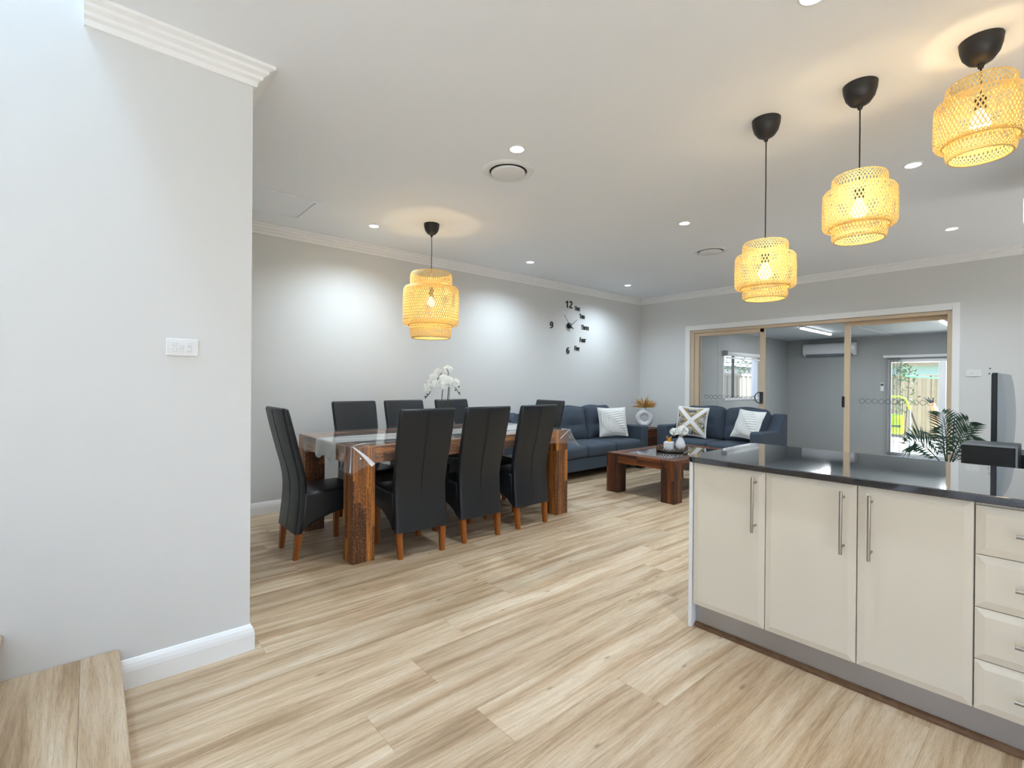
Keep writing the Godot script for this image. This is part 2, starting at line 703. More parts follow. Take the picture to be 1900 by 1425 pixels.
func light_area(parent: Node, at: Vector3, size: Vector2, e: float, col: Color, basis: Basis):
	var l := AreaLight3D.new()
	l.name = "area_light"
	l.light_energy = e
	l.light_color = col
	l.area_size = size
	l.area_range = 14.0
	l.shadow_enabled = true
	parent.add_child(l, true)
	l.transform = Transform3D(basis, at)

func run_profile(prof: Array, axis: String, a: float, b: float, ka: float, kb: float, wall: float, side: float, y0: float) -> SurfaceTool:
	# moulding: prof holds Vector2(out from wall, up from y0); runs along x or z with mitred ends
	var st := nst()
	var r0 := PackedVector3Array()
	var r1 := PackedVector3Array()
	for p in prof:
		var d: float = p.x
		if axis == "x":
			r0.append(Vector3(a + ka * d, y0 + p.y, wall + side * d))
			r1.append(Vector3(b + kb * d, y0 + p.y, wall + side * d))
		else:
			r0.append(Vector3(wall + side * d, y0 + p.y, a + ka * d))
			r1.append(Vector3(wall + side * d, y0 + p.y, b + kb * d))
	grid(st, [r0, r1], true, false, -1)
	fan(st, r0)
	fan(st, r1)
	return st

func build_shell():
	# floor: screed with a printed-oak board floor on it
	var st := nst()
	bx(st, Vector3(-3.3, -0.15, -5.1), Vector3(7.42, -0.0085, 2.75))
	var fl := struct("floor", st, M.sub, "pale oak look board floor running towards the sliding door")
	var rng := RandomNumberGenerator.new()
	rng.seed = 12
	var pw := 0.2312
	var pl := 1.81
	var joints := {0: 0.618, 1: 1.888, 2: 1.418, 3: 1.101, 4: 0.786, 5: 1.126, -1: 1.917}
	var prev := 0.4
	for k in range(-12, 23):
		var z0 := -2.651 + k * pw
		var z1 := z0 + pw
		if z0 < WB: z0 = WB
		if z1 > 2.6: z1 = 2.6
		if z1 - z0 < 0.02: continue
		var jx: float = joints[k] if joints.has(k) else fposmod(prev + 0.45 + rng.randf() * 0.8, pl)
		prev = jx
		var x := jx - 3 * pl
		while x < WF:
			var a := maxf(x, -3.2)
			var b := minf(x + pl, WF + 0.02)
			if b - a > 0.03 and not (z1 < WL - 0.02 and b < 0.56):
				if z1 < WL - 0.02: a = maxf(a, 0.56)
				var var_ := rng.randi() % 8
				var flip := rng.randf() < 0.5
				var ps := nst()
				bx(ps, Vector3(a + 0.0002, -0.0085, z0 + 0.0002), Vector3(b - 0.0002, 0, z1 - 0.0002), 0.0006, 0,
					Vector2(-x / pl, (var_ + z1 / pw) / 8.0 if flip else (var_ - z0 / pw) / 8.0),
					Vector2(1.0 / pl, (-1.0 if flip else 1.0) / pw / 8.0))
				part(fl, "plank", ps, M.planks[[0, 0, 1, 1, 2][rng.randi() % 5]])
			x += pl
	# walls
	st = nst()
	bx(st, Vector3(0.44, -0.15, WB - 0.14), Vector3(WF + 0.17, CH + 0.1, WB))
	struct("wall_back", st, M.wall, "long off-white wall behind the dining table and the sofa")
	st = nst()
	bx(st, Vector3(-3.3, -0.15, WL - 0.13), Vector3(0.57, CH + 0.1, WL))
	bx(st, Vector3(-3.3, CH + 0.1, WL - 0.13), Vector3(0.1, 5.3, WL))
	struct("wall_left", st, M.wall, "off-white wall beside the stairs")
	st = nst()
	bx(st, Vector3(0.44, -0.15, WB), Vector3(0.57, CH + 0.1, WL - 0.13))
	struct("wall_return", st, M.wall, "short return wall behind the stair wall corner")
	st = nst()
	var dl := -4.034
	var dr := -0.905
	var dh := 2.097
	bx(st, Vector3(WF, -0.3, WB), Vector3(WF + 0.17, CH + 0.1, dl))
	bx(st, Vector3(WF, -0.3, dr), Vector3(WF + 0.17, CH + 0.1, 2.75))
	bx(st, Vector3(WF, dh, dl), Vector3(WF + 0.17, CH + 0.1, dr))
	struct("wall_far", st, M.wall, "end wall with the wide sliding door")
	st = nst()
	bx(st, Vector3(3.9, -0.15, 0.0), Vector3(5.2, CH + 0.1, 0.14))
	bx(st, Vector3(3.9, -0.15, 0.14), Vector3(4.04, CH + 0.1, 2.6))
	struct("wall_right", st, M.wall, "off-white wall behind the television")
	# the kitchen side, out of the picture: a wall with a window and a wide opening added for daylight
	st = nst()
	bx(st, Vector3(-3.3, -0.15, 2.6), Vector3(-2.9, CH + 0.1, 2.75))
	bx(st, Vector3(0.7, -0.15, 2.6), Vector3(4.04, CH + 0.1, 2.75))
	bx(st, Vector3(4.04, -0.15, 2.6), Vector3(5.4, CH + 0.1, 2.75))
	bx(st, Vector3(7.0, -0.15, 2.6), Vector3(WF, CH + 0.1, 2.75))
	bx(st, Vector3(5.4, 2.2, 2.6), Vector3(7.0, CH + 0.1, 2.75))
	bx(st, Vector3(5.4, -0.15, 2.6), Vector3(7.0, 0.35, 2.75))
	bx(st, Vector3(-2.9, 2.3, 2.6), Vector3(0.7, CH + 0.1, 2.75))
	struct("wall_kitchen", st, M.wall)
	st = nst()
	bx(st, Vector3(-3.44, -0.15, WL - 0.13), Vector3(-3.3, 5.3, -1.1))
	bx(st, Vector3(-3.44, -0.15, 2.3), Vector3(-3.3, CH + 0.1, 2.75))
	bx(st, Vector3(-3.44, 2.3, -1.1), Vector3(-3.3, CH + 0.1, 2.3))
	struct("wall_rear", st, M.wall)
	# ceiling, open over the stairs
	st = nst()
	bx(st, Vector3(-0.02, CH, -5.1), Vector3(WF + 0.17, CH + 0.16, 2.75))
	bx(st, Vector3(-3.3, CH, -1.35), Vector3(-0.02, CH + 0.16, 2.75))
	struct("ceiling", st, M.ceil, "flat white plaster ceiling")
	st = nst()
	bx(st, Vector3(-3.3, CH + 0.16, -1.35), Vector3(0.1, 5.3, -1.23))
	bx(st, Vector3(-0.02, CH + 0.16, WL), Vector3(0.1, 5.3, -1.35))
	struct("wall_stairwell", st, M.wall)
	st = nst()
	bx(st, Vector3(-3.44, 5.3, WL - 0.13), Vector3(0.1, 5.42, -1.23))
	struct("ceiling_stairwell", st, M.ceil)
	# roof over everything so that daylight enters by the openings only
	st = nst()
	bx(st, Vector3(-0.02, CH + 0.16, -5.3), Vector3(WF + 0.3, CH + 0.24, 3.0))
	struct("roof", st, M.roof)
	# cornices: three steps
	var cp := [Vector2(0, 0), Vector2(0.078, 0), Vector2(0.078, -0.014), Vector2(0.056, -0.022), Vector2(0.056, -0.036), Vector2(0.036, -0.046), Vector2(0.034, -0.060), Vector2(0.018, -0.068), Vector2(0.014, -0.090), Vector2(0, -0.090)]
	struct("trim_1", run_profile(cp, "x", 0.57, WF, 1, -1, WB, 1, CH), M.trim, "stepped white cornice along the long wall")
	struct("trim_2", run_profile(cp, "z", WB, 2.6, 1, -1, WF, -1, CH), M.trim, "white cornice above the sliding door wall")
	struct("trim_3", run_profile(cp, "x", -0.02, 0.57, 0, 1, WL, 1, CH), M.trim, "stepped white cornice above the stair wall")
	struct("trim_4", run_profile(cp, "z", WB, WL, 1, 1, 0.57, 1, CH), M.trim, "white cornice on the short return wall")
	struct("trim_5", run_profile(cp, "x", 3.9, 5.2, 0, 0, 0.0, -1, CH), M.trim)
	var bp := [Vector2(0, 0), Vector2(0.018, 0), Vector2(0.018, 0.07), Vector2(0.016, 0.085), Vector2(0.012, 0.1), Vector2(0.005, 0.114), Vector2(0, 0.116)]
	struct("baseboard_left", run_profile(bp, "x", 0.097, 0.57, 0, 1, WL, 1, 0), M.trim, "white skirting at the foot of the stair wall")
	struct("baseboard_return", run_profile(bp, "z", WB, WL, 1, 1, 0.57, 1, 0), M.trim)
	struct("baseboard_back", run_profile(bp, "x", 0.57, WF, 1, -1, WB, 1, 0), M.trim, "white skirting along the long wall")
	struct("baseboard_far", run_profile(bp, "z", WB, dl - 0.085, 1, 0, WF, -1, 0), M.trim)
	struct("baseboard_far", run_profile(bp, "z", dr + 0.085, 2.6, 0, 0, WF, -1, 0), M.trim)
	# white architrave round the sliding door
	st = nst()
	bx(st, Vector3(WF - 0.016, 0, dl - 0.082), Vector3(WF, dh + 0.076, dl), 0.003)
	bx(st, Vector3(WF - 0.016, 0, dr), Vector3(WF, dh + 0.076, dr + 0.065), 0.003)
	bx(st, Vector3(WF - 0.016, dh, dl), Vector3(WF, dh + 0.076, dr), 0.003)
	struct("trim_6", st, M.trim, "flat white architrave around the sliding door")
	st = nst()
	for k in 3:
		bx(st, Vector3(5.4 + 0.775 * k, 0.35, 2.64), Vector3(5.45 + 0.775 * k, 2.2, 2.69))
	bx(st, Vector3(5.4, 0.35, 2.64), Vector3(7.0, 0.4, 2.69))
	bx(st, Vector3(5.4, 2.15, 2.64), Vector3(7.0, 2.2, 2.69))
	var w2 := struct("window_2", st, M.trim)
	boxpart(w2, "pane", Vector3(5.44, 0.39, 2.66), Vector3(6.96, 2.16, 2.665), M.pane)
	# unseen glazed doors behind the camera, added to let more daylight in
	st = nst()
	for k in 3:
		bx(st, Vector3(-2.9 + 1.77 * k, 0.0, 2.64), Vector3(-2.84 + 1.77 * k, 2.3, 2.69))
	bx(st, Vector3(-2.9, 0.0, 2.64), Vector3(0.7, 0.05, 2.69))
	bx(st, Vector3(-2.9, 2.25, 2.64), Vector3(0.7, 2.3, 2.69))
	for k in 4:
		bx(st, Vector3(-3.39, 0.0, -1.1 + 1.113 * k), Vector3(-3.34, 2.3, -1.04 + 1.113 * k))
	bx(st, Vector3(-3.39, 0.0, -1.1), Vector3(-3.34, 0.05, 2.3))
	bx(st, Vector3(-3.39, 2.25, -1.1), Vector3(-3.34, 2.3, 2.3))
	var w := struct("door_3", st, M.trim)
	boxpart(w, "pane", Vector3(-3.37, 0.05, -1.06), Vector3(-3.365, 2.25, 2.26), M.pane)
	boxpart(w, "pane", Vector3(-2.86, 0.05, 2.66), Vector3(0.66, 2.25, 2.665), M.pane)

func build_stairs():
	var t := thing("staircase", "carpetless oak staircase climbing along the left wall", "staircase")
	t.set_meta("kind", "structure")
	for k in 9:
		var x1 := 0.097 - 0.326 * k
		var y := 0.167 * (k + 1)
		var st := nst()
		bx(st, Vector3(x1 - 0.346 if k < 8 else -3.29, y - 0.03, WL + 0.002), Vector3(x1 - 0.1185, y, -1.36), 0.002, 2, Vector2(0.3 * k, 0.125 * k), Vector2(0.55, 0.55))
		part(t, "tread", st, M.planks[1])
		# nosing board with a rounded front edge
		st = nst()
		var pg := PackedVector2Array([Vector2(x1 - 0.118, y - 0.03), Vector2(x1 - 0.004, y - 0.03), Vector2(x1, y - 0.024), Vector2(x1, y - 0.008), Vector2(x1 - 0.003, y - 0.002), Vector2(x1 - 0.008, y), Vector2(x1 - 0.118, y)])
		var n := pg.size()
		st.set_smooth_group(-1)
		var r0 := PackedVector3Array()
		for p in pg: r0.append(Vector3(p.x, p.y, -1.36))
		for i in n:
			var a: Vector2 = pg[i]
			var b: Vector2 = pg[(i + 1) % n]
			quad(st, Vector3(a.x, a.y, WL + 0.002), Vector3(b.x, b.y, WL + 0.002), Vector3(b.x, b.y, -1.36), Vector3(a.x, a.y, -1.36),
				Vector2(0, (a.x - 0.05) * 0.55 + 0.4), Vector2(0, (b.x - 0.05) * 0.55 + 0.4), Vector2(0.64, (b.x - 0.05) * 0.55 + 0.4), Vector2(0.64, (a.x - 0.05) * 0.55 + 0.4))
		fan(st, r0)
		part(t, "nosing", st, M.planks[2])
		st = nst()
		bx(st, Vector3(x1 - 0.032, y - 0.167, WL + 0.002), Vector3(x1 - 0.016, y - 0.03, -1.36), 0.001, 2, Vector2(0.2 * k, 0.2), Vector2(0.55, 0.55))
		part(t, "riser", st, M.planks[1])
	boxpart(t, "side_panel", Vector3(-3.29, 0, -1.36), Vector3(0.06, 0.13, -1.345), M.trim)
	# ceiling light high up in the stairwell
	var c := thing("stairwell_light", "square white ceiling light high in the stairwell", "ceiling light", Vector3(-0.95, 5.3, -1.9))
	boxpart(c, "frame", Vector3(-0.3, -0.03, -0.3), Vector3(0.3, 0, 0.3), M.white, 0.004)
	boxpart(c, "diffuser", Vector3(-0.27, -0.034, -0.27), Vector3(0.27, -0.031, 0.27), M.led)
	light_area(c, Vector3(0, -0.05, 0), Vector2(0.54, 0.54), 2.6, Color(0.7, 0.86, 1.0), Basis(Vector3.RIGHT, -PI / 2))

func ring_decals(st: SurfaceTool, x: float, y: float, za: float, zb: float, n: int):
	st.set_smooth_group(-1)
	for k in n:
		var c := Vector3(x, y, za + (zb - za) * (k + 0.5) / n)
		for j in 14:
			var a := TAU * j / 14
			var b := TAU * (j + 1) / 14
			var p := Vector3(0, cos(a), sin(a))
			var q := Vector3(0, cos(b), sin(b))
			quad(st, c + p * 0.026, c + q * 0.026, c + q * 0.031, c + p * 0.031)

func build_sliding_door():
	var d := thing("door_1", "three-bay sliding glass door in a beige metal frame, middle bay open", "door")
	d.set_meta("kind", "structure")
	var dl := -4.034
	var dr := -0.905
	var dh := 2.095
	var st := nst()
	var xa := WF + 0.005
	var xb := WF + 0.135
	bx(st, Vector3(xa, 0, dl), Vector3(xb, dh, dl + 0.062), 0.003)
	bx(st, Vector3(xa, 0, dr - 0.042), Vector3(xb, dh, dr), 0.003)
	bx(st, Vector3(xa, dh - 0.042, dl + 0.062), Vector3(xb, dh, dr - 0.042), 0.003)
	bx(st, Vector3(xa, -0.015, dl), Vector3(xb, 0.012, dr), 0.003)
	bx(st, Vector3(xa + 0.04, 0, dl + 0.062), Vector3(xa + 0.046, dh - 0.06, dl + 0.072))
	part(d, "frame", st, M.gold)
	for q in [["sliding_panel", WF + 0.022, dl + 0.062, -2.907, true, true], ["fixed_panel", WF + 0.085, dl + 0.062, -2.93, false, false], ["fixed_panel", WF + 0.085, -1.954, dr - 0.042, true, false]]:
		var x0: float = q[1]
		var za: float = q[2]
		var zb: float = q[3]
		st = nst()
		var sw := 0.066
		var rail := 0.05
		bx(st, Vector3(x0, 0.014, za), Vector3(x0 + 0.035, dh - 0.044, za + sw), 0.002)
		bx(st, Vector3(x0, 0.014, zb - sw if q[5] or not q[4] else zb - 0.012), Vector3(x0 + 0.035, dh - 0.044, zb), 0.002)
		bx(st, Vector3(x0, dh - 0.044 - rail, za + sw), Vector3(x0 + 0.035, dh - 0.044, zb - 0.01), 0.002)
		bx(st, Vector3(x0, 0.014, za + sw), Vector3(x0 + 0.035, 0.09, zb - 0.01), 0.002)
		var p := part(d, q[0], st, M.gold)
		st = nst()
		st.set_smooth_group(-1)
		var xm := x0 + 0.018
		quad(st, Vector3(xm, 0.09, za + sw), Vector3(xm, 0.09, zb - 0.012), Vector3(xm, dh - 0.09, zb - 0.012), Vector3(xm, dh - 0.09, za + sw))
		part(p, "pane", st, M.pane)
		if q[4]:
			st = nst()
			ring_decals(st, xm - 0.003, 1.052, za + 0.16, zb - 0.12, 11)
			var dc := part(p, "safety_rings", st, M.decal)
			dc.set_meta("kind", "stuff")
		if q[5]:
			st = nst()
			bx(st, Vector3(x0 - 0.014, 0.98, -2.967), Vector3(x0, 1.145, -2.921), 0.004)
			var pts := []
			for k in 11:
				var a := PI * k / 10
				pts.append(Vector3(x0 - 0.03 - 0.02 * sin(a), 1.062 + cos(a) * 0.078, -2.955 - sin(a) * 0.062))
			tube(st, pts, 0.0075, 6)
			bx(st, Vector3(x0 - 0.035, 1.125, -2.962), Vector3(x0 - 0.01, 1.145, -2.946), 0.003)
			bx(st, Vector3(x0 - 0.035, 0.98, -2.962), Vector3(x0 - 0.01, 1.0, -2.946), 0.003)
			part(p, "handle", st, M.mullion).set_meta("label", "dark semicircular pull handle")
	st = nst()
	bx(st, Vector3(WF + 0.07, 0.965, -1.972), Vector3(WF + 0.09, 1.105, -1.945), 0.003)
	part(d, "latch", st, M.dark).set_meta("label", "black latch keeper")

func build_sunroom():
	var fy := -0.2
	var ch := 2.3
	var zl := -4.55
	var xe := 12.73
	var st := nst()
	bx(st, Vector3(WF + 0.17, fy - 0.15, zl - 0.12), Vector3(xe + 0.12, fy, 2.0))
	struct("floor", st, M.sunfloor, "grey floor of the sunroom beyond the sliding door")
	st = nst()
	bx(st, Vector3(WF + 0.17, ch, zl - 0.12), Vector3(xe + 0.12, ch + 0.12, 2.0))
	var ce := struct("ceiling", st, M.sunceil, "pale panel ceiling of the sunroom")
	boxpart(ce, "joint_strip", Vector3(WF + 0.2, ch - 0.006, -2.56), Vector3(xe, ch, -2.53), M.white)
	boxpart(ce, "joint_strip", Vector3(WF + 0.2, ch - 0.006, -1.36), Vector3(xe, ch, -1.33), M.white)
	var wx0 := 9.45
	var wx1 := 11.02
	var wy0 := 0.975
	var wy1 := 1.86
	st = nst()
	bx(st, Vector3(WF + 0.17, fy, zl - 0.12), Vector3(wx0, ch, zl))
	bx(st, Vector3(wx1, fy, zl - 0.12), Vector3(xe + 0.12, ch, zl))
	bx(st, Vector3(wx0, fy, zl - 0.12), Vector3(wx1, wy0, zl))
	bx(st, Vector3(wx0, wy1, zl - 0.12), Vector3(wx1, ch, zl))
	var wl := struct("wall_sunroom_left", st, M.sunwall, "grey panel wall with a window in the sunroom")
	for x in [8.15, 9.2, 11.5]:
		boxpart(wl, "panel_joint", Vector3(x, fy, zl), Vector3(x + 0.025, ch, zl + 0.004), M.sunwall)
	var dz0 := -2.60
	var dz1 := -0.75
	var dy := 1.79
	st = nst()
	bx(st, Vector3(xe, fy, zl), Vector3(xe + 0.12, ch, dz0))
	bx(st, Vector3(xe, fy, dz1), Vector3(xe + 0.12, ch, 2.0))
	bx(st, Vector3(xe, dy, dz0), Vector3(xe + 0.12, ch, dz1))
	var wf := struct("wall_sunroom_far", st, M.sunwall, "grey panel wall with a glass door at the end of the sunroom")
	for z in [-3.75, -2.85]:
		boxpart(wf, "panel_joint", Vector3(xe - 0.004, fy, z), Vector3(xe, ch, z + 0.025), M.sunwall)
	st = nst()
	bx(st, Vector3(WF + 0.17, fy, 1.88), Vector3(xe, ch, 2.0))
	struct("wall_sunroom_right", st, M.sunwall)
	# window with reveal and sill
	st = nst()
	bx(st, Vector3(wx0, wy0 - 0.05, zl - 0.12), Vector3(wx1, wy0, zl + 0.02), 0.003)
	bx(st, Vector3(wx1 - 0.03, wy0, zl - 0.115), Vector3(wx1, wy1, zl))
	bx(st, Vector3(wx0, wy0, zl - 0.115), Vector3(wx0 + 0.03, wy1, zl))
	bx(st, Vector3(wx0 + 0.03, wy1 - 0.03, zl - 0.115), Vector3(wx1 - 0.03, wy1, zl))
	var w := struct("window_1", st, M.white, "small sliding window with a dark mullion in the sunroom")
	boxpart(w, "mullion", Vector3(10.0, wy0, zl - 0.1), Vector3(10.05, wy1 - 0.03, zl - 0.06), M.mullion, 0.003)
	boxpart(w, "pane", Vector3(wx0 + 0.03, wy0, zl - 0.085), Vector3(10.0, wy1 - 0.03, zl - 0.082), M.pane)
	boxpart(w, "pane", Vector3(10.05, wy0, zl - 0.075), Vector3(wx1 - 0.03, wy1 - 0.03, zl - 0.072), M.pane)
	var rb := thing("roller_blind", "rolled up white blind in its case above the sunroom window", "blind", Vector3(10.23, 1.86, zl))
	st = nst()
	lathe(st, [Vector2(0.0, -0.8), Vector2(0.04, -0.8), Vector2(0.04, 0.8), Vector2(0.0, 0.8)], 14, Vector3(0, 0.0, 0.06), 1, Basis(Vector3.BACK, -PI / 2))
	part(rb, "roll", st, M.white)
	boxpart(rb, "bracket", Vector3(-0.82, -0.05, 0), Vector3(-0.8, 0.05, 0.1), M.grey, 0.003)
	boxpart(rb, "bracket", Vector3(0.8, -0.05, 0), Vector3(0.82, 0.05, 0.1), M.grey, 0.003)
	boxpart(rb, "bottom_rail", Vector3(-0.78, -0.10, 0.05), Vector3(0.78, -0.075, 0.07), M.white, 0.003)
	# far glass door
	var d := thing("door_2", "white framed glass door to the yard at the end of the sunroom", "door")
	d.set_meta("kind", "structure")
	st = nst()
	bx(st, Vector3(xe, dy - 0.05, dz0), Vector3(xe + 0.1, dy, dz1), 0.003)
	bx(st, Vector3(xe, fy, dz0), Vector3(xe + 0.1, dy - 0.05, dz0 + 0.05), 0.003)
	bx(st, Vector3(xe, fy, dz1 - 0.05), Vector3(xe + 0.1, dy - 0.05, dz1), 0.003)
	bx(st, Vector3(xe, fy, dz0), Vector3(xe + 0.1, fy + 0.05, dz1), 0.003)
	part(d, "frame", st, M.white)
	st = nst()
	st.set_smooth_group(-1)
	quad(st, Vector3(xe + 0.05, fy + 0.05, dz0 + 0.05), Vector3(xe + 0.05, fy + 0.05, dz1 - 0.05), Vector3(xe + 0.05, dy - 0.05, dz1 - 0.05), Vector3(xe + 0.05, dy - 0.05, dz0 + 0.05))
	part(d, "pane", st, M.pane)
	var vb := thing("vertical_blind", "grey vertical blind drawn to the left of the yard door", "blind", Vector3(xe - 0.08, 0, 0))
	boxpart(vb, "head_rail", Vector3(-0.03, 1.83, -2.66), Vector3(0.05, 1.88, -0.7), M.white, 0.004)
	for k in 9:
		var sl := boxpart(vb, "slat", Vector3(-0.045, -2.02, -0.0015), Vector3(0.045, 0, 0.0015), M.blind)
		sl.position = Vector3(0.0, 1.83, -2.585 + k * 0.026)
		sl.rotation.y = 0.3 if k % 2 == 0 else 0.15
	# wall unit, controller, battens
	var ac := thing("air_conditioner", "white split air conditioner high on the far wall of the sunroom", "air conditioner", Vector3(xe, 1.905, -3.65), 0, "split air conditioners")
	ac_body(ac, 0.52, 0.28)
	ac.rotation.y = -PI / 2
	var rc := thing("wall_controller", "small white remote controller on the sunroom wall beside the blind", "controller", Vector3(xe, 1.22, -2.69))
	boxpart(rc, "body", Vector3(-0.025, -0.09, -0.032), Vector3(0, 0.09, 0.032), M.white, 0.006)
	boxpart(rc, "screen", Vector3(-0.027, 0.02, -0.024), Vector3(-0.024, 0.07, 0.024), M.mullion)
	for q in [[-3.22, 9.6, 11.2, "nearer the window wall"], [-1.38, 10.0, 11.6, "at the right edge of the glass door"]]:
		var b := thing("tube_light", "white fluorescent batten on the sunroom ceiling " + q[3], "tube light", Vector3(q[1], ch, q[0]), 0, "sunroom tube lights")
		var ln: float = q[2] - q[1]
		boxpart(b, "housing", Vector3(0, -0.03, -0.03), Vector3(ln, 0, 0.03), M.white, 0.004)
		boxpart(b, "tube", Vector3(0.01, -0.055, -0.025), Vector3(ln - 0.01, -0.031, 0.025), M.led, 0.008)
		light_area(b, Vector3(ln / 2, -0.07, 0), Vector2(ln, 0.05), 1.35, Color(0.95, 0.98, 1.0), Basis(Vector3.RIGHT, -PI / 2))

func ac_body(ac: Node3D, half: float, hgt: float):
	# back on local z = 0, faces +z, hangs up from local y = 0
	var st := nst()
	var pg := PackedVector2Array([Vector2(0, 0.0), Vector2(0.12, 0.0), Vector2(0.18, 0.04), Vector2(0.205, 0.10), Vector2(0.205, hgt - 0.06), Vector2(0.19, hgt - 0.02), Vector2(0.16, hgt), Vector2(0, hgt)])
	prism(st, pg, Transform3D(Basis(Vector3(0, 0, 1), Vector3(0, 1, 0), Vector3(-1, 0, 0)), Vector3.ZERO), -half, half, 0.02, 2, 3)
	part(ac, "casing", st, M.whitegloss)
	st = nst()
	pg = PackedVector2Array([Vector2(0.11, -0.004), Vector2(0.125, -0.004), Vector2(0.185, 0.036), Vector2(0.182, 0.045)])
	prism(st, pg, Transform3D(Basis(Vector3(0, 0, 1), Vector3(0, 1, 0), Vector3(-1, 0, 0)), Vector3.ZERO), -half + 0.06, half - 0.06)
	part(ac, "louvre", st, M.grey)

func fence_panel(st: SurfaceTool, a: Vector3, dir: Vector3, out: Vector3, ln: float, h: float, rib: float):
	# corrugated steel sheet standing at a, running along dir, ribs towards out
	st.set_smooth_group(-1)
	var n := int(round(ln / rib))
	var pts := []
	for k in n:
		var o := ln * k / n
		for q in [[0.0, 0.0], [0.25, 0.0], [0.35, 0.03], [0.75, 0.03], [0.85, 0.0]]:
			pts.append(a + dir * (o + q[0] * ln / n) + out * q[1])
	pts.append(a + dir * ln)
	var r0 := PackedVector3Array(pts)
	var r1 := PackedVector3Array()
	for p in pts: r1.append(p + Vector3.UP * h)
	grid(st, [r0, r1], false, false, -1)
	var r2 := PackedVector3Array()
	var r3 := PackedVector3Array()
	for p in pts:
		r2.append(p - out * 0.012)
		r3.append(p - out * 0.012 + Vector3.UP * h)
	grid(st, [r2, r3], false, true, -1)

func leaf_cloud(st: SurfaceTool, rng: RandomNumberGenerator, c: Vector3, ext: Vector3, n: int, size: float):
	st.set_smooth_group(-1)
	for k in n:
		var p := c + Vector3(rng.randfn() * ext.x, rng.randfn() * ext.y, rng.randfn() * ext.z) * 0.45
		var d := Vector3(rng.randfn(), rng.randfn(), rng.randfn()).normalized() * size
		var s := d.cross(Vector3(rng.randfn(), rng.randfn(), rng.randfn())).normalized() * size * 0.4
		quad(st, p - d, p - s, p + d, p + s)

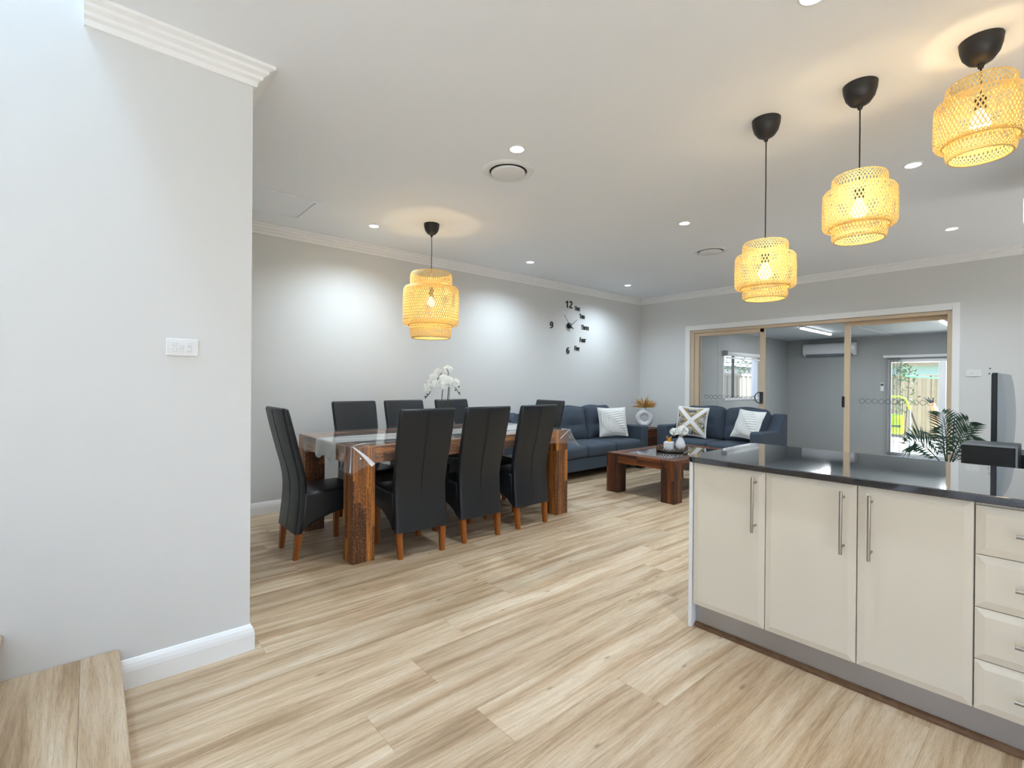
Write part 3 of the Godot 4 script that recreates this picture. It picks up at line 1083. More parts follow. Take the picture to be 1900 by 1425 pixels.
func build_yard():
	var gy := -0.3
	var st := nst()
	bx(st, Vector3(-8, gy - 0.3, -14), Vector3(32, gy, 10))
	struct("ground", st, M.paving, "bright pale paving of the yard")
	# fence seen through the far door
	var f := thing("fence", "khaki corrugated steel fence at the end of the yard", "fence", Vector3(18.6, gy, -7.5))
	for k in 5:
		st = nst()
		fence_panel(st, Vector3(0, 0, k * 2.4), Vector3(0, 0, 1), Vector3(-1, 0, 0), 2.36, 1.82, 0.2)
		part(f, "fence_panel", st, M.fence)
		boxpart(f, "post", Vector3(-0.03, 0, k * 2.4 - 0.05), Vector3(0.03, 1.86, k * 2.4 - 0.005), M.fence, 0.004)
		boxpart(f, "rail", Vector3(-0.035, 1.82, k * 2.4), Vector3(0.03, 1.87, k * 2.4 + 2.35), M.fence, 0.004)
	# fence seen through the small window
	var g := thing("fence", "cream corrugated steel fence close to the sunroom window", "fence", Vector3(8.0, gy, -6.25))
	for k in 4:
		st = nst()
		fence_panel(st, Vector3(k * 2.4, 0, 0), Vector3(1, 0, 0), Vector3(0, 0, 1), 2.36, 1.78, 0.3)
		part(g, "fence_panel", st, M.creamfence)
		boxpart(g, "rail", Vector3(k * 2.4, 1.78, -0.03), Vector3(k * 2.4 + 2.36, 1.85, 0.035), M.creamfence, 0.004)
	var rng := RandomNumberGenerator.new()
	rng.seed = 21
	var t := thing("tree", "thin branched tree with sparse leaves beyond the cream fence", "tree", Vector3(16.3, gy, -7.4))
	st = nst()
	for k in 9:
		var a := rng.randf() * TAU
		var pts := [Vector3(0, 1.2, 0)]
		var p: Vector3 = pts[0]
		var d := Vector3(cos(a) * 0.7, 0.8, sin(a) * 0.5)
		for i in 5:
			p += d * rng.randf_range(0.14, 0.3)
			d += Vector3(rng.randf_range(-0.4, 0.4), rng.randf_range(-0.35, 0.25), rng.randf_range(-0.3, 0.3))
			pts.append(p)
		tube(st, pts, [0.035, 0.03, 0.024, 0.018, 0.012, 0.007], 5)
	part(t, "branches", st, M.bark)
	st = nst()
	tube(st, [Vector3(0, 0, 0), Vector3(0.03, 0.6, 0), Vector3(0, 1.25, 0)], [0.09, 0.075, 0.06], 8)
	part(t, "trunk", st, M.bark)
	st = nst()
	leaf_cloud(st, rng, Vector3(0.3, 2.0, 0), Vector3(1.3, 0.7, 0.5), 260, 0.06)
	part(t, "foliage", st, M.leaf).set_meta("kind", "stuff")
	var h := thing("neighbour_house", "white neighbouring house with a dark eave beyond the cream fence", "house", Vector3(20.0, gy, -11.5))
	boxpart(h, "wall", Vector3(-5, 0, -2), Vector3(9, 2.6, 0), M.farwhite)
	boxpart(h, "eave", Vector3(-5.5, 2.3, 0), Vector3(9.5, 2.42, 0.7), M.mullion, 0.01)
	boxpart(h, "gutter", Vector3(-5.5, 2.42, 0.6), Vector3(9.5, 2.56, 0.75), M.white, 0.01)
	boxpart(h, "roof", Vector3(-5.5, 2.6, -2), Vector3(9.5, 3.9, 0.55), M.roof, 0.01)
	# patio post and beam outside the far door
	var pp := thing("patio_post", "white square patio post outside the yard door", "post", Vector3(13.6, gy, -1.84))
	boxpart(pp, "post", Vector3(-0.05, 0, -0.06), Vector3(0.05, 2.3, 0.06), M.white, 0.006)
	boxpart(pp, "roof_sheet", Vector3(-0.7, 2.45, -4.5), Vector3(0.5, 2.5, 6.0), M.white)
	boxpart(pp, "beam", Vector3(-0.06, 2.3, -2.5), Vector3(0.06, 2.45, 2.5), M.white, 0.006)
	# folding clothesline arm
	var cl := thing("clothesline", "mint green clothesline arm with dark clips across the yard", "clothesline", Vector3(15.0, gy, -2.3))
	st = nst()
	tube(st, [Vector3(0, 1.79, -0.42), Vector3(0, 1.66, 0.95)], 0.02, 8)
	part(cl, "arm", st, M.mint)
	st = nst()
	tube(st, [Vector3(0, 0, 0.95), Vector3(0, 1.66, 0.95)], 0.03, 8)
	part(cl, "pole", st, M.mint)
	for k in 5:
		boxpart(cl, "clip", Vector3(-0.012, 1.79 - 0.026 * k, -0.2 + 0.25 * k), Vector3(0.012, 1.815 - 0.026 * k, -0.17 + 0.25 * k), M.dark, 0.002)
	# swing frame
	var sw := thing("swing_set", "lime green children's swing on grey legs in the yard", "swing", Vector3(15.5, gy, -2.8))
	st = nst()
	tube(st, [Vector3(0, 1.27, -0.9), Vector3(0, 1.27, -0.1), Vector3(0, 1.22, 0.0), Vector3(0, 0.95, 0.09)], 0.025, 8)
	part(sw, "top_bar", st, M.lime)
	st = nst()
	tube(st, [Vector3(0, 0.95, 0.09), Vector3(-0.35, 0, 0.16)], 0.022, 8)
	part(sw, "leg", st, M.grey)
	st = nst()
	tube(st, [Vector3(0.02, 0.95, 0.09), Vector3(0.4, 0, 0.3)], 0.02, 8)
	part(sw, "leg", st, M.dark)
	st = nst()
	tube(st, [Vector3(-0.35, 0, -0.95), Vector3(0, 1.27, -0.9)], 0.022, 8)
	part(sw, "leg", st, M.grey)
	st = nst()
	soft(st, Vector3(0.14, 0.5, 0.34), 0.05, Vector3(0.04, 0.0, 0.0), 5, Transform3D(Basis.IDENTITY, Vector3(0, 0.57, -0.2)))
	part(sw, "seat", st, M.lime)
	boxpart(sw, "safety_bar", Vector3(-0.11, 0.5, -0.33), Vector3(-0.08, 0.55, -0.07), M.mullion, 0.008)
	for z in [-0.33, -0.07]:
		st = nst()
		tube(st, [Vector3(0, 0.75, z), Vector3(0, 1.27, z + 0.02)], 0.008, 5)
		part(sw, "rope", st, M.dark)
	# peach post with dark tips
	var pe := thing("garden_post", "peach coloured leaning post with dark tips before the fence", "post", Vector3(16.0, gy, -2.2))
	st = nst()
	tube(st, [Vector3(0, 0, 0.06), Vector3(0, 0.55, -0.02), Vector3(0, 0.9, -0.1), Vector3(0, 1.12, -0.16)], [0.09, 0.08, 0.07, 0.05], 8)
	part(pe, "post", st, M.peach)
	for q in [-0.30, -0.22, -0.12]:
		st = nst()
		tube(st, [Vector3(0, 1.08, -0.15), Vector3(0, 1.26, q - 0.02)], [0.025, 0.012], 6)
		part(pe, "tip", st, M.dark)
	var iv := thing("climbing_vine", "green vine climbing beside the yard fence", "vine", Vector3(16.8, gy, -3.05))
	st = nst()
	tube(st, [Vector3(0, 0, 0), Vector3(0.05, 1.0, 0.05), Vector3(0, 2.1, 0.1)], [0.02, 0.015, 0.008], 6)
	part(iv, "stem", st, M.bark)
	st = nst()
	leaf_cloud(st, rng, Vector3(0, 1.95, 0.0), Vector3(0.2, 0.45, 0.25), 130, 0.06)
	leaf_cloud(st, rng, Vector3(0, 1.0, -0.1), Vector3(0.3, 1.0, 0.4), 130, 0.06)
	part(iv, "foliage", st, M.leaf).set_meta("kind", "stuff")
	var sh := thing("garden_shed", "pale green garden shed behind the yard fence", "shed", Vector3(20.5, gy, -3.0))
	boxpart(sh, "wall", Vector3(0, 0, -3), Vector3(2, 2.2, 5), M.shade)
	boxpart(sh, "roof", Vector3(-0.2, 2.2, -3.2), Vector3(2.2, 2.32, 5.2), M.fence, 0.02)

# ------------------------------------------------------------------ ceiling fittings
func bamboo_tier(par: Node, called: String, prof: Array, n: int, twist: float, fill: float, seg: int):
	# two layers of slanted strips over a turned profile
	var st := nst()
	st.set_smooth_group(1)
	for dir in [1.0, -1.0]:
		for i in n:
			var rows := []
			for k in seg + 1:
				var t := float(k) / seg
				var f := t * (prof.size() - 1)
				var q := mini(int(f), prof.size() - 2)
				var p: Vector2 = prof[q].lerp(prof[q + 1], f - q)
				var wob: float = 0.0009 * sin(i * PI + k * PI) + dir * 0.0005
				var a: float = TAU * i / n + dir * twist * t
				var hw := TAU / n * fill * 0.5
				var r := PackedVector3Array()
				for s in [-1.0, 1.0]:
					r.append(Vector3(cos(a + s * hw) * (p.x + wob), p.y, -sin(a + s * hw) * (p.x + wob)))
				rows.append(r)
			grid(st, rows, false)
	var o := part(par, called, st, M.bamboo)
	o.set_meta("kind", "stuff")

func hoop(par: Node, r: float, y: float, th: float):
	var st := nst()
	var rows := []
	for i in 40:
		var a := TAU * i / 40
		var ring := PackedVector3Array()
		for j in 6:
			var b := TAU * j / 6
			ring.append(Vector3(cos(a) * (r + th * cos(b)), y + th * sin(b), sin(a) * (r + th * cos(b))))
		rows.append(ring)
	rows.append(rows[0])
	grid(st, rows, true, true)
	part(par, "hoop", st, M.bamboo)

func pendant(label: String, at: Vector3, drop: float, rad: float, hgt: float, e: float, nstrip: int) -> Node3D:
	# at = on the ceiling; drop = from ceiling to top of the shade
	var t := thing("pendant_light", label, "pendant lamp", at, 0, "woven bamboo pendant lamps")
	var st := nst()
	lathe(st, [Vector2(0.0, -0.118), Vector2(0.009, -0.118), Vector2(0.013, -0.1)], 16)
	lathe(st, [Vector2(0.0, -0.101), Vector2(0.022, -0.1), Vector2(0.042, -0.088), Vector2(0.06, -0.062), Vector2(0.069, -0.03), Vector2(0.072, 0.0)], 28)
	part(t, "canopy", st, M.canopy)
	st = nst()
	tube(st, [Vector3(0, -0.1, 0), Vector3(0.002, -drop * 0.5, 0), Vector3(0, -drop - 0.33 * hgt, 0)], 0.0032, 6)
	part(t, "cord", st, M.canopy)
	var y0 := -drop
	var rt := rad * 0.74
	var y1 := y0 - hgt * 0.22
	var y2 := y0 - hgt * 0.80
	var y3 := y0 - hgt
	bamboo_tier(t, "upper_tier", [Vector2(rt, y1 - hgt * 0.06), Vector2(rt * 1.02, y0 - hgt * 0.10), Vector2(rt, y0 - hgt * 0.02), Vector2(rt * 0.93, y0)], int(nstrip * 0.8), 0.55, 0.42, 7)
	bamboo_tier(t, "middle_tier", [Vector2(rad * 0.80, y2 - hgt * 0.005), Vector2(rad * 0.95, y2 - hgt * 0.01), Vector2(rad * 0.995, y2 + hgt * 0.04), Vector2(rad, y0 - hgt * 0.5), Vector2(rad * 0.985, y1 - hgt * 0.04), Vector2(rad * 0.93, y1 + hgt * 0.0), Vector2(rad * 0.8, y1 + hgt * 0.012)], nstrip, 1.35, 0.42, 12)
	bamboo_tier(t, "lower_tier", [Vector2(rt * 0.9, y3), Vector2(rt * 0.985, y3 + hgt * 0.02), Vector2(rt, y3 + hgt * 0.09), Vector2(rt, y2 + hgt * 0.06)], int(nstrip * 0.8), 0.55, 0.42, 7)
	hoop(t, rad * 0.80, y2 - hgt * 0.004, 0.004 * rad / 0.15)
	hoop(t, rt * 0.9, y3, 0.004 * rad / 0.15)
	hoop(t, rt * 0.93, y0, 0.0025 * rad / 0.15)
	st = nst()
	for k in 3:
		var a := TAU * k / 3
		tube(st, [Vector3(0, y0 - 0.2 * hgt, 0), Vector3(cos(a) * rt * 0.93, y0 - 0.02, sin(a) * rt * 0.93)], 0.002, 5)
	part(t, "spider", st, M.steel)
	st = nst()
	lathe(st, [Vector2(0.0, y0 - 0.36 * hgt), Vector2(0.02, y0 - 0.36 * hgt), Vector2(0.021, y0 - 0.2 * hgt), Vector2(0.0, y0 - 0.19 * hgt)], 14)
	part(t, "socket", st, M.canopy)
	st = nst()
	var by := y0 - 0.36 * hgt - 0.055
	lathe(st, [Vector2(0.0, by - 0.035), Vector2(0.02, by - 0.030), Vector2(0.034, by - 0.012), Vector2(0.034, by + 0.01), Vector2(0.022, by + 0.035), Vector2(0.014, by + 0.055), Vector2(0.0, by + 0.056)], 16)
	part(t, "bulb", st, M.bulb)
	light_omni(t, Vector3(0, by, 0), e, Color(1.0, 0.9, 0.72), 0.03)
	return t

func build_ceiling_things():
	# recessed downlights on a two metre grid
	var proto: Node3D = null
	var where := {
		Vector2(2, -2.28): "recessed white downlight just above the larger round ceiling vent",
		Vector2(2, -4.29): "recessed white downlight left of the dining pendant",
		Vector2(4, -4.30): "recessed white downlight right of the dining pendant near the long wall",
		Vector2(4.05, -2.32): "recessed white downlight left of the smaller round ceiling vent",
		Vector2(6, -4.34): "recessed white downlight in the far left corner above the sofa",
		Vector2(6, -2.30): "recessed white downlight behind the farthest bench pendant",
		Vector2(4.08, -0.71): "recessed white downlight between the two nearer bench pendants",
		Vector2(6, -0.76): "recessed white downlight nearest the sliding door at the right",
		Vector2(2.03, -0.65): "recessed white downlight at the top edge of the picture"}
	for k in where:
		var p := Vector3(k.x, CH, k.y)
		if proto == null:
			proto = thing("downlight", where[k], "downlight", p, 0, "recessed ceiling downlights")
			var st := nst()
			lathe(st, [Vector2(0.043, -0.006), Vector2(0.05, -0.005), Vector2(0.054, 0.0)], 28)
			part(proto, "trim_ring", st, M.white)
			st = nst()
			lathe(st, [Vector2(0.0, -0.0045), Vector2(0.043, -0.0045), Vector2(0.043, 0)], 28)
			part(proto, "lens", st, M.led)
			light_spot(proto, Vector3(0, -0.03, 0), 0.74, 76.0)
		else:
			dup(proto, "downlight", p, 0, where[k])
	# round air outlets
	var vt := thing("ceiling_vent", "larger looking round white ceiling air vent nearer the camera", "vent", Vector3(2.165, CH, -2.557), 0, "round ceiling air vents")
	var st := nst()
	lathe(st, [Vector2(0.128, 0.0), Vector2(0.128, -0.008), Vector2(0.138, -0.014), Vector2(0.165, -0.012), Vector2(0.178, 0.0)], 44)
	part(vt, "rim", st, M.white)
	st = nst()
	lathe(st, [Vector2(0.0, -0.024), Vector2(0.112, -0.024), Vector2(0.118, -0.02), Vector2(0.116, -0.012), Vector2(0.0, -0.010)], 44)
	part(vt, "disc", st, M.white)
	st = nst()
	lathe(st, [Vector2(0.0, -0.001), Vector2(0.128, -0.001), Vector2(0.128, 0.0)], 44)
	part(vt, "throat", st, M.dark)
	dup(vt, "ceiling_vent", Vector3(5.1, CH, -2.61), 0, "smaller looking round white ceiling air vent left of the farthest bench pendant")
	# access hatch
	var hx := thing("ceiling_hatch", "flush white access hatch in the ceiling beside the stair wall", "hatch", Vector3(1.1, CH, -4.29))
	boxpart(hx, "panel", Vector3(-0.28, -0.004, -0.235), Vector3(0.28, 0, 0.235), M.ceil, 0.001)
	st = nst()
	bx(st, Vector3(-0.33, -0.010, -0.285), Vector3(0.33, 0, -0.24), 0.003)
	bx(st, Vector3(-0.33, -0.010, 0.24), Vector3(0.33, 0, 0.285), 0.003)
	bx(st, Vector3(-0.33, -0.010, -0.24), Vector3(-0.285, 0, 0.24), 0.003)
	bx(st, Vector3(0.285, -0.010, -0.24), Vector3(0.33, 0, 0.24), 0.003)
	part(hx, "frame", st, M.ceil)
	pendant("large woven bamboo pendant hanging over the dining table", Vector3(2.376, CH, -3.889), 0.455, 0.255, 0.59, 0.065, 84)
	pendant("woven bamboo pendant at the far end of the bench, hanging lowest in view", Vector3(2.80, CH, -1.122), 0.675, 0.152, 0.305, 0.032, 64)
	pendant("middle one of the three woven bamboo pendants over the bench", Vector3(2.81, CH, -0.693), 0.44, 0.152, 0.305, 0.032, 64)
	pendant("woven bamboo pendant nearest the right edge, over the bench", Vector3(2.82, CH, -0.271), 0.18, 0.152, 0.305, 0.032, 64)

# ------------------------------------------------------------------ kitchen bench
func bar_handle(par: Node, c: Vector3, vertical: bool, ln: float):
	var st := nst()
	var d := Vector3(0, ln / 2, 0) if vertical else Vector3(0, 0, ln / 2)
	tube(st, [c - d, c + d], 0.0062, 10)
	for s in [-0.78, 0.78]:
		tube(st, [c + d * s, c + d * s + Vector3(0.045, 0, 0)], 0.0045, 8)
	part(par, "handle", st, M.steel).set_meta("label", "brushed steel bar handle")

func front_panel(par: Node, called: String, y0: float, y1: float, z0: float, z1: float) -> MeshInstance3D:
	# cabinet front with wide sloping edges, face at x = 2.345
	var st := nst()
	st.set_smooth_group(-1)
	var xf := 2.345
	var xe := 2.3515
	var xb := 2.363
	var g := 0.0014
	y0 += g; y1 -= g; z0 += g; z1 -= g
	var b := 0.026
	var a := [Vector3(xf, y0 + b, z0 + b), Vector3(xf, y1 - b, z0 + b), Vector3(xf, y1 - b, z1 - b), Vector3(xf, y0 + b, z1 - b)]
	var e := [Vector3(xe, y0, z0), Vector3(xe, y1, z0), Vector3(xe, y1, z1), Vector3(xe, y0, z1)]
	var k := [Vector3(xb, y0, z0), Vector3(xb, y1, z0), Vector3(xb, y1, z1), Vector3(xb, y0, z1)]
	var c := Vector3(2.4, (y0 + y1) / 2, (z0 + z1) / 2)
	var uv := [Vector2.ZERO, Vector2.ZERO, Vector2.ZERO, Vector2.ZERO]
	facet(st, a, c, uv)
	for i in 4:
		var j := (i + 1) % 4
		facet(st, [a[i], a[j], e[j], e[i]], c, uv)
		facet(st, [e[i], e[j], k[j], k[i]], Vector3(2.357, c.y, c.z), uv)
	return part(par, called, st, M.cream)

func carcass(par: Node, z0: float, z1: float):
	var st := nst()
	bx(st, Vector3(2.3645, 0.121, z0), Vector3(2.95, 0.849, z1))
	part(par, "carcass", st, M.cream)

func build_island():
	var c := thing("base_cabinet", "cream single-door base cabinet at the left end of the bench", "cabinet", Vector3.ZERO, 0, "cream cabinets under the bench top")
	carcass(c, -1.283, -0.930)
	var d := front_panel(c, "door", 0.122, 0.848, -1.282, -0.930)
	bar_handle(d, Vector3(2.30, 0.697, -0.969), true, 0.255)
	c = thing("base_cabinet", "cream double-door base cabinet in the middle of the bench", "cabinet", Vector3.ZERO, 0, "cream cabinets under the bench top")
	carcass(c, -0.929, -0.230)
	d = front_panel(c, "door", 0.122, 0.848, -0.929, -0.576)
	bar_handle(d, Vector3(2.30, 0.692, -0.620), true, 0.255)
	d = front_panel(c, "door", 0.122, 0.848, -0.574, -0.230)
	bar_handle(d, Vector3(2.30, 0.691, -0.525), true, 0.255)
	c = thing("drawer_unit", "cream four-drawer base unit cut off by the right edge", "cabinet", Vector3.ZERO, 0, "cream cabinets under the bench top")
	carcass(c, -0.228, 0.38)
	var ys := [0.122, 0.297, 0.479, 0.664, 0.836]
	for k in 4:
		d = front_panel(c, "drawer", ys[k], ys[k + 1], -0.228, 0.38)
		bar_handle(d, Vector3(2.30, [0.214, 0.394, 0.578, 0.757][k], 0.07), false, 0.39)
	var st := nst()
	bx(st, Vector3(2.345, 0, -1.304), Vector3(2.965, 0.849, -1.286), 0.0015)
	bx(st, Vector3(2.952, 0, -1.286), Vector3(2.968, 0.849, 0.40), 0.0015)
	var e := part(self, "end_panel", st, M.white)
	tag(e, "white end and back panel of the kitchen bench", "panel")
	st = nst()
	bx(st, Vector3(2.388, 0.002, -1.285), Vector3(2.40, 0.121, 0.4))
	e = part(self, "kickboard", st, M.kick)
	tag(e, "brushed steel kickboard under the cream cabinets", "kickboard")
	st = nst()
	var pg := PackedVector2Array([Vector2(2.388, 0), Vector2(2.388, 0.021), Vector2(2.381, 0.019), Vector2(2.375, 0.014), Vector2(2.371, 0.007), Vector2(2.370, 0.0)])
	prism(st, pg, Transform3D.IDENTITY, -1.284, 0.4)
	e = part(self, "floor_beading", st, M.timbertrim)
	tag(e, "brown timber beading on the floor along the steel kickboard", "beading")
	# stone top
	st = nst()
	var poly := PackedVector2Array()
	for q in [[2.305, 0.42, 0.0], [3.18, 0.42, 0.0], [3.18, -1.345, 0.05], [2.318, -1.318, 0.06]]:
		if q[2] == 0.0:
			poly.append(Vector2(q[0], q[1]))
		else:
			var cx: float = q[0] + (-q[2] if q[0] > 3 else q[2])
			var cz: float = q[1] + q[2]
			for k in 6:
				var a := -PI / 2 * k / 5.0 if q[0] > 3 else -PI / 2 - PI / 2 * k / 5.0
				poly.append(Vector2(cx + cos(a) * q[2], cz + sin(a) * q[2]))
	prism(st, poly, Transform3D(Basis(Vector3(1, 0, 0), Vector3(0, 0, 1), Vector3(0, -1, 0)), Vector3.ZERO), -0.88, -0.85, 0.004, -1, 2)
	e = part(self, "bench_top", st, M.granite)
	tag(e, "polished black granite bench top over the cream cabinets", "bench top")

# ------------------------------------------------------------------ dining
func chair_mesh() -> Node3D:
	# origin on the floor under the seat's rear edge; faces +z
	var t := thing("dining_chair", "", "chair", Vector3.ZERO, 0, "black leather chairs round the dining table")
	var prof := [[0.185, 0.012, 0.052], [0.25, 0.020, 0.06], [0.34, 0.03, 0.062], [0.42, 0.036, 0.062], [0.5, 0.036, 0.058], [0.57, 0.028, 0.056], [0.65, 0.010, 0.056], [0.74, -0.016, 0.056], [0.83, -0.04, 0.056], [0.92, -0.062, 0.054], [1.0, -0.080, 0.05], [1.045, -0.089, 0.046]]
	var rows := []
	for p in prof:
		var y: float = p[0]
		var w: float = 0.405 + 0.035 * clampf((y - 0.5) / 0.5, 0, 1)
		var ring := PackedVector3Array()
		for q in rrect(w, p[2], 0.02, 3):
			ring.append(Vector3(-q.x, y, p[1] + p[2] / 2 + q.y + 0.012 * pow(q.x / 0.22, 2) * clampf((y - 0.4) / 0.4, 0, 1)))
		rows.append(ring)
	for s in [[0.009, 0.985, 0.9], [0.014, 0.965, 0.66], [0.016, 0.93, 0.3]]:
		var ring := PackedVector3Array()
		var base: PackedVector3Array = rows[prof.size() - 1]
		var cc := Vector3(0, 1.045, -0.089 + 0.023)
		for v in base:
			ring.append(Vector3(v.x * s[1], 1.045 + s[0] - 0.003 * (1.0 - absf(v.x) / 0.22), cc.z + (v.z - cc.z) * s[2]))
		rows.append(ring)
	var st := nst()
	grid(st, rows, true, false)
	var lower: PackedVector3Array = rows[0]
	fan(st, lower, true)
	fan(st, rows[rows.size() - 1])
	var back := part(t, "backrest", st, M.leather)
	# seams: one down the middle of the back, two on the front face
	for q in [[0.0, -0.001, 0], [-0.085, 1.0, 4], [0.085, 1.0, 4]]:
		var pts := []
		for k in range(q[2], prof.size()):
			var p: Array = prof[k]
			pts.append(Vector3(q[0], p[0], p[1] + (p[2] - 0.0005 if q[1] > 0.5 else 0.0005)))
		st = nst()
		tube(st, pts, 0.0022, 5)
		part(back, "seam", st, M.seam)
	# skirted seat with an arched lower edge
	st = nst()
	var pg := PackedVector2Array([Vector2(0.06, 0.196), Vector2(0.12, 0.236), Vector2(0.18, 0.264), Vector2(0.25, 0.288), Vector2(0.33, 0.306), Vector2(0.42, 0.32), Vector2(0.47, 0.326), Vector2(0.492, 0.34), Vector2(0.5, 0.38), Vector2(0.498, 0.43), Vector2(0.485, 0.458), Vector2(0.45, 0.470), Vector2(0.3, 0.472), Vector2(0.15, 0.468), Vector2(0.075, 0.462)])
	prism(st, pg, Transform3D(Basis(Vector3(0, 0, 1), Vector3(0, 1, 0), Vector3(-1, 0, 0)), Vector3.ZERO), -0.212, 0.212, 0.022, 3, 4)
	part(t, "seat", st, M.leather)
	for q in [[-0.172, 0.046, 0.1845, -0.018, 0.006], [0.172, 0.046, 0.1845, -0.018, -0.006], [-0.175, 0.445, 0.322, 0.0, 0.0], [0.175, 0.445, 0.322, 0.0, 0.0]]:
		st = nst()
		st.set_smooth_group(-1)
		var a := []
		var b := []
		for c in [[-1, -1], [1, -1], [1, 1], [-1, 1]]:
			a.append(Vector3(q[0] + q[4] + c[0] * 0.0155, 0, q[1] + q[3] + c[1] * 0.0155))
			b.append(Vector3(q[0] + c[0] * 0.021, q[2], q[1] + c[1] * 0.021))
		for i in 4:
			var j := (i + 1) % 4
			facet(st, [a[i], a[j], b[j], b[i]], Vector3(q[0], q[2] / 2, q[1]), [Vector2(0.1, 0.3), Vector2(0.1, 0.32), Vector2(0.3, 0.32), Vector2(0.3, 0.3)])
		facet(st, a, Vector3(q[0], 0.1, q[1]), [Vector2.ZERO, Vector2(0, 0.02), Vector2(0.02, 0.02), Vector2(0.02, 0)])
		part(t, "leg", st, M.chairleg)
	return t

func slab_table(t: Node3D, x0: float, x1: float, z0: float, z1: float, h: float, leg: float, ap: float, rim: float, m: Material):
	var sc := Vector2(1.0, 3.0)
	var n := 0
	for x in [x0, x1 - leg]:
		for z in [z0, z1 - leg]:
			var st := nst()
			bx(st, Vector3(x, 0, z), Vector3(x + leg, h, z + leg), 0.003, 1, Vector2(0.13 * n, 0.31 * n), sc)
			part(t, "leg", st, m)
			n += 1
	for q in [[Vector3(x0 + leg, h - ap, z0 + 0.002), Vector3(x1 - leg, h - 0.001, z0 + rim), 0], [Vector3(x0 + leg, h - ap, z1 - rim), Vector3(x1 - leg, h - 0.001, z1 - 0.002), 0],
		[Vector3(x0 + 0.002, h - ap, z0 + leg), Vector3(x0 + rim, h - 0.001, z1 - leg), 2], [Vector3(x1 - rim, h - ap, z0 + leg), Vector3(x1 - 0.002, h - 0.001, z1 - leg), 2]]:
		var st := nst()
		bx(st, q[0], q[1], 0.003, q[2], Vector2(0.17 * n, 0.23 * n), sc)
		part(t, "rail", st, m)
		n += 1
	var st := nst()
	bx(st, Vector3(x0 + rim - 0.004, h - 0.014, z0 + rim - 0.004), Vector3(x1 - rim + 0.004, h - 0.004, z1 - rim + 0.004), 0.001)
	part(t, "glass_top", st, M.glass_black)

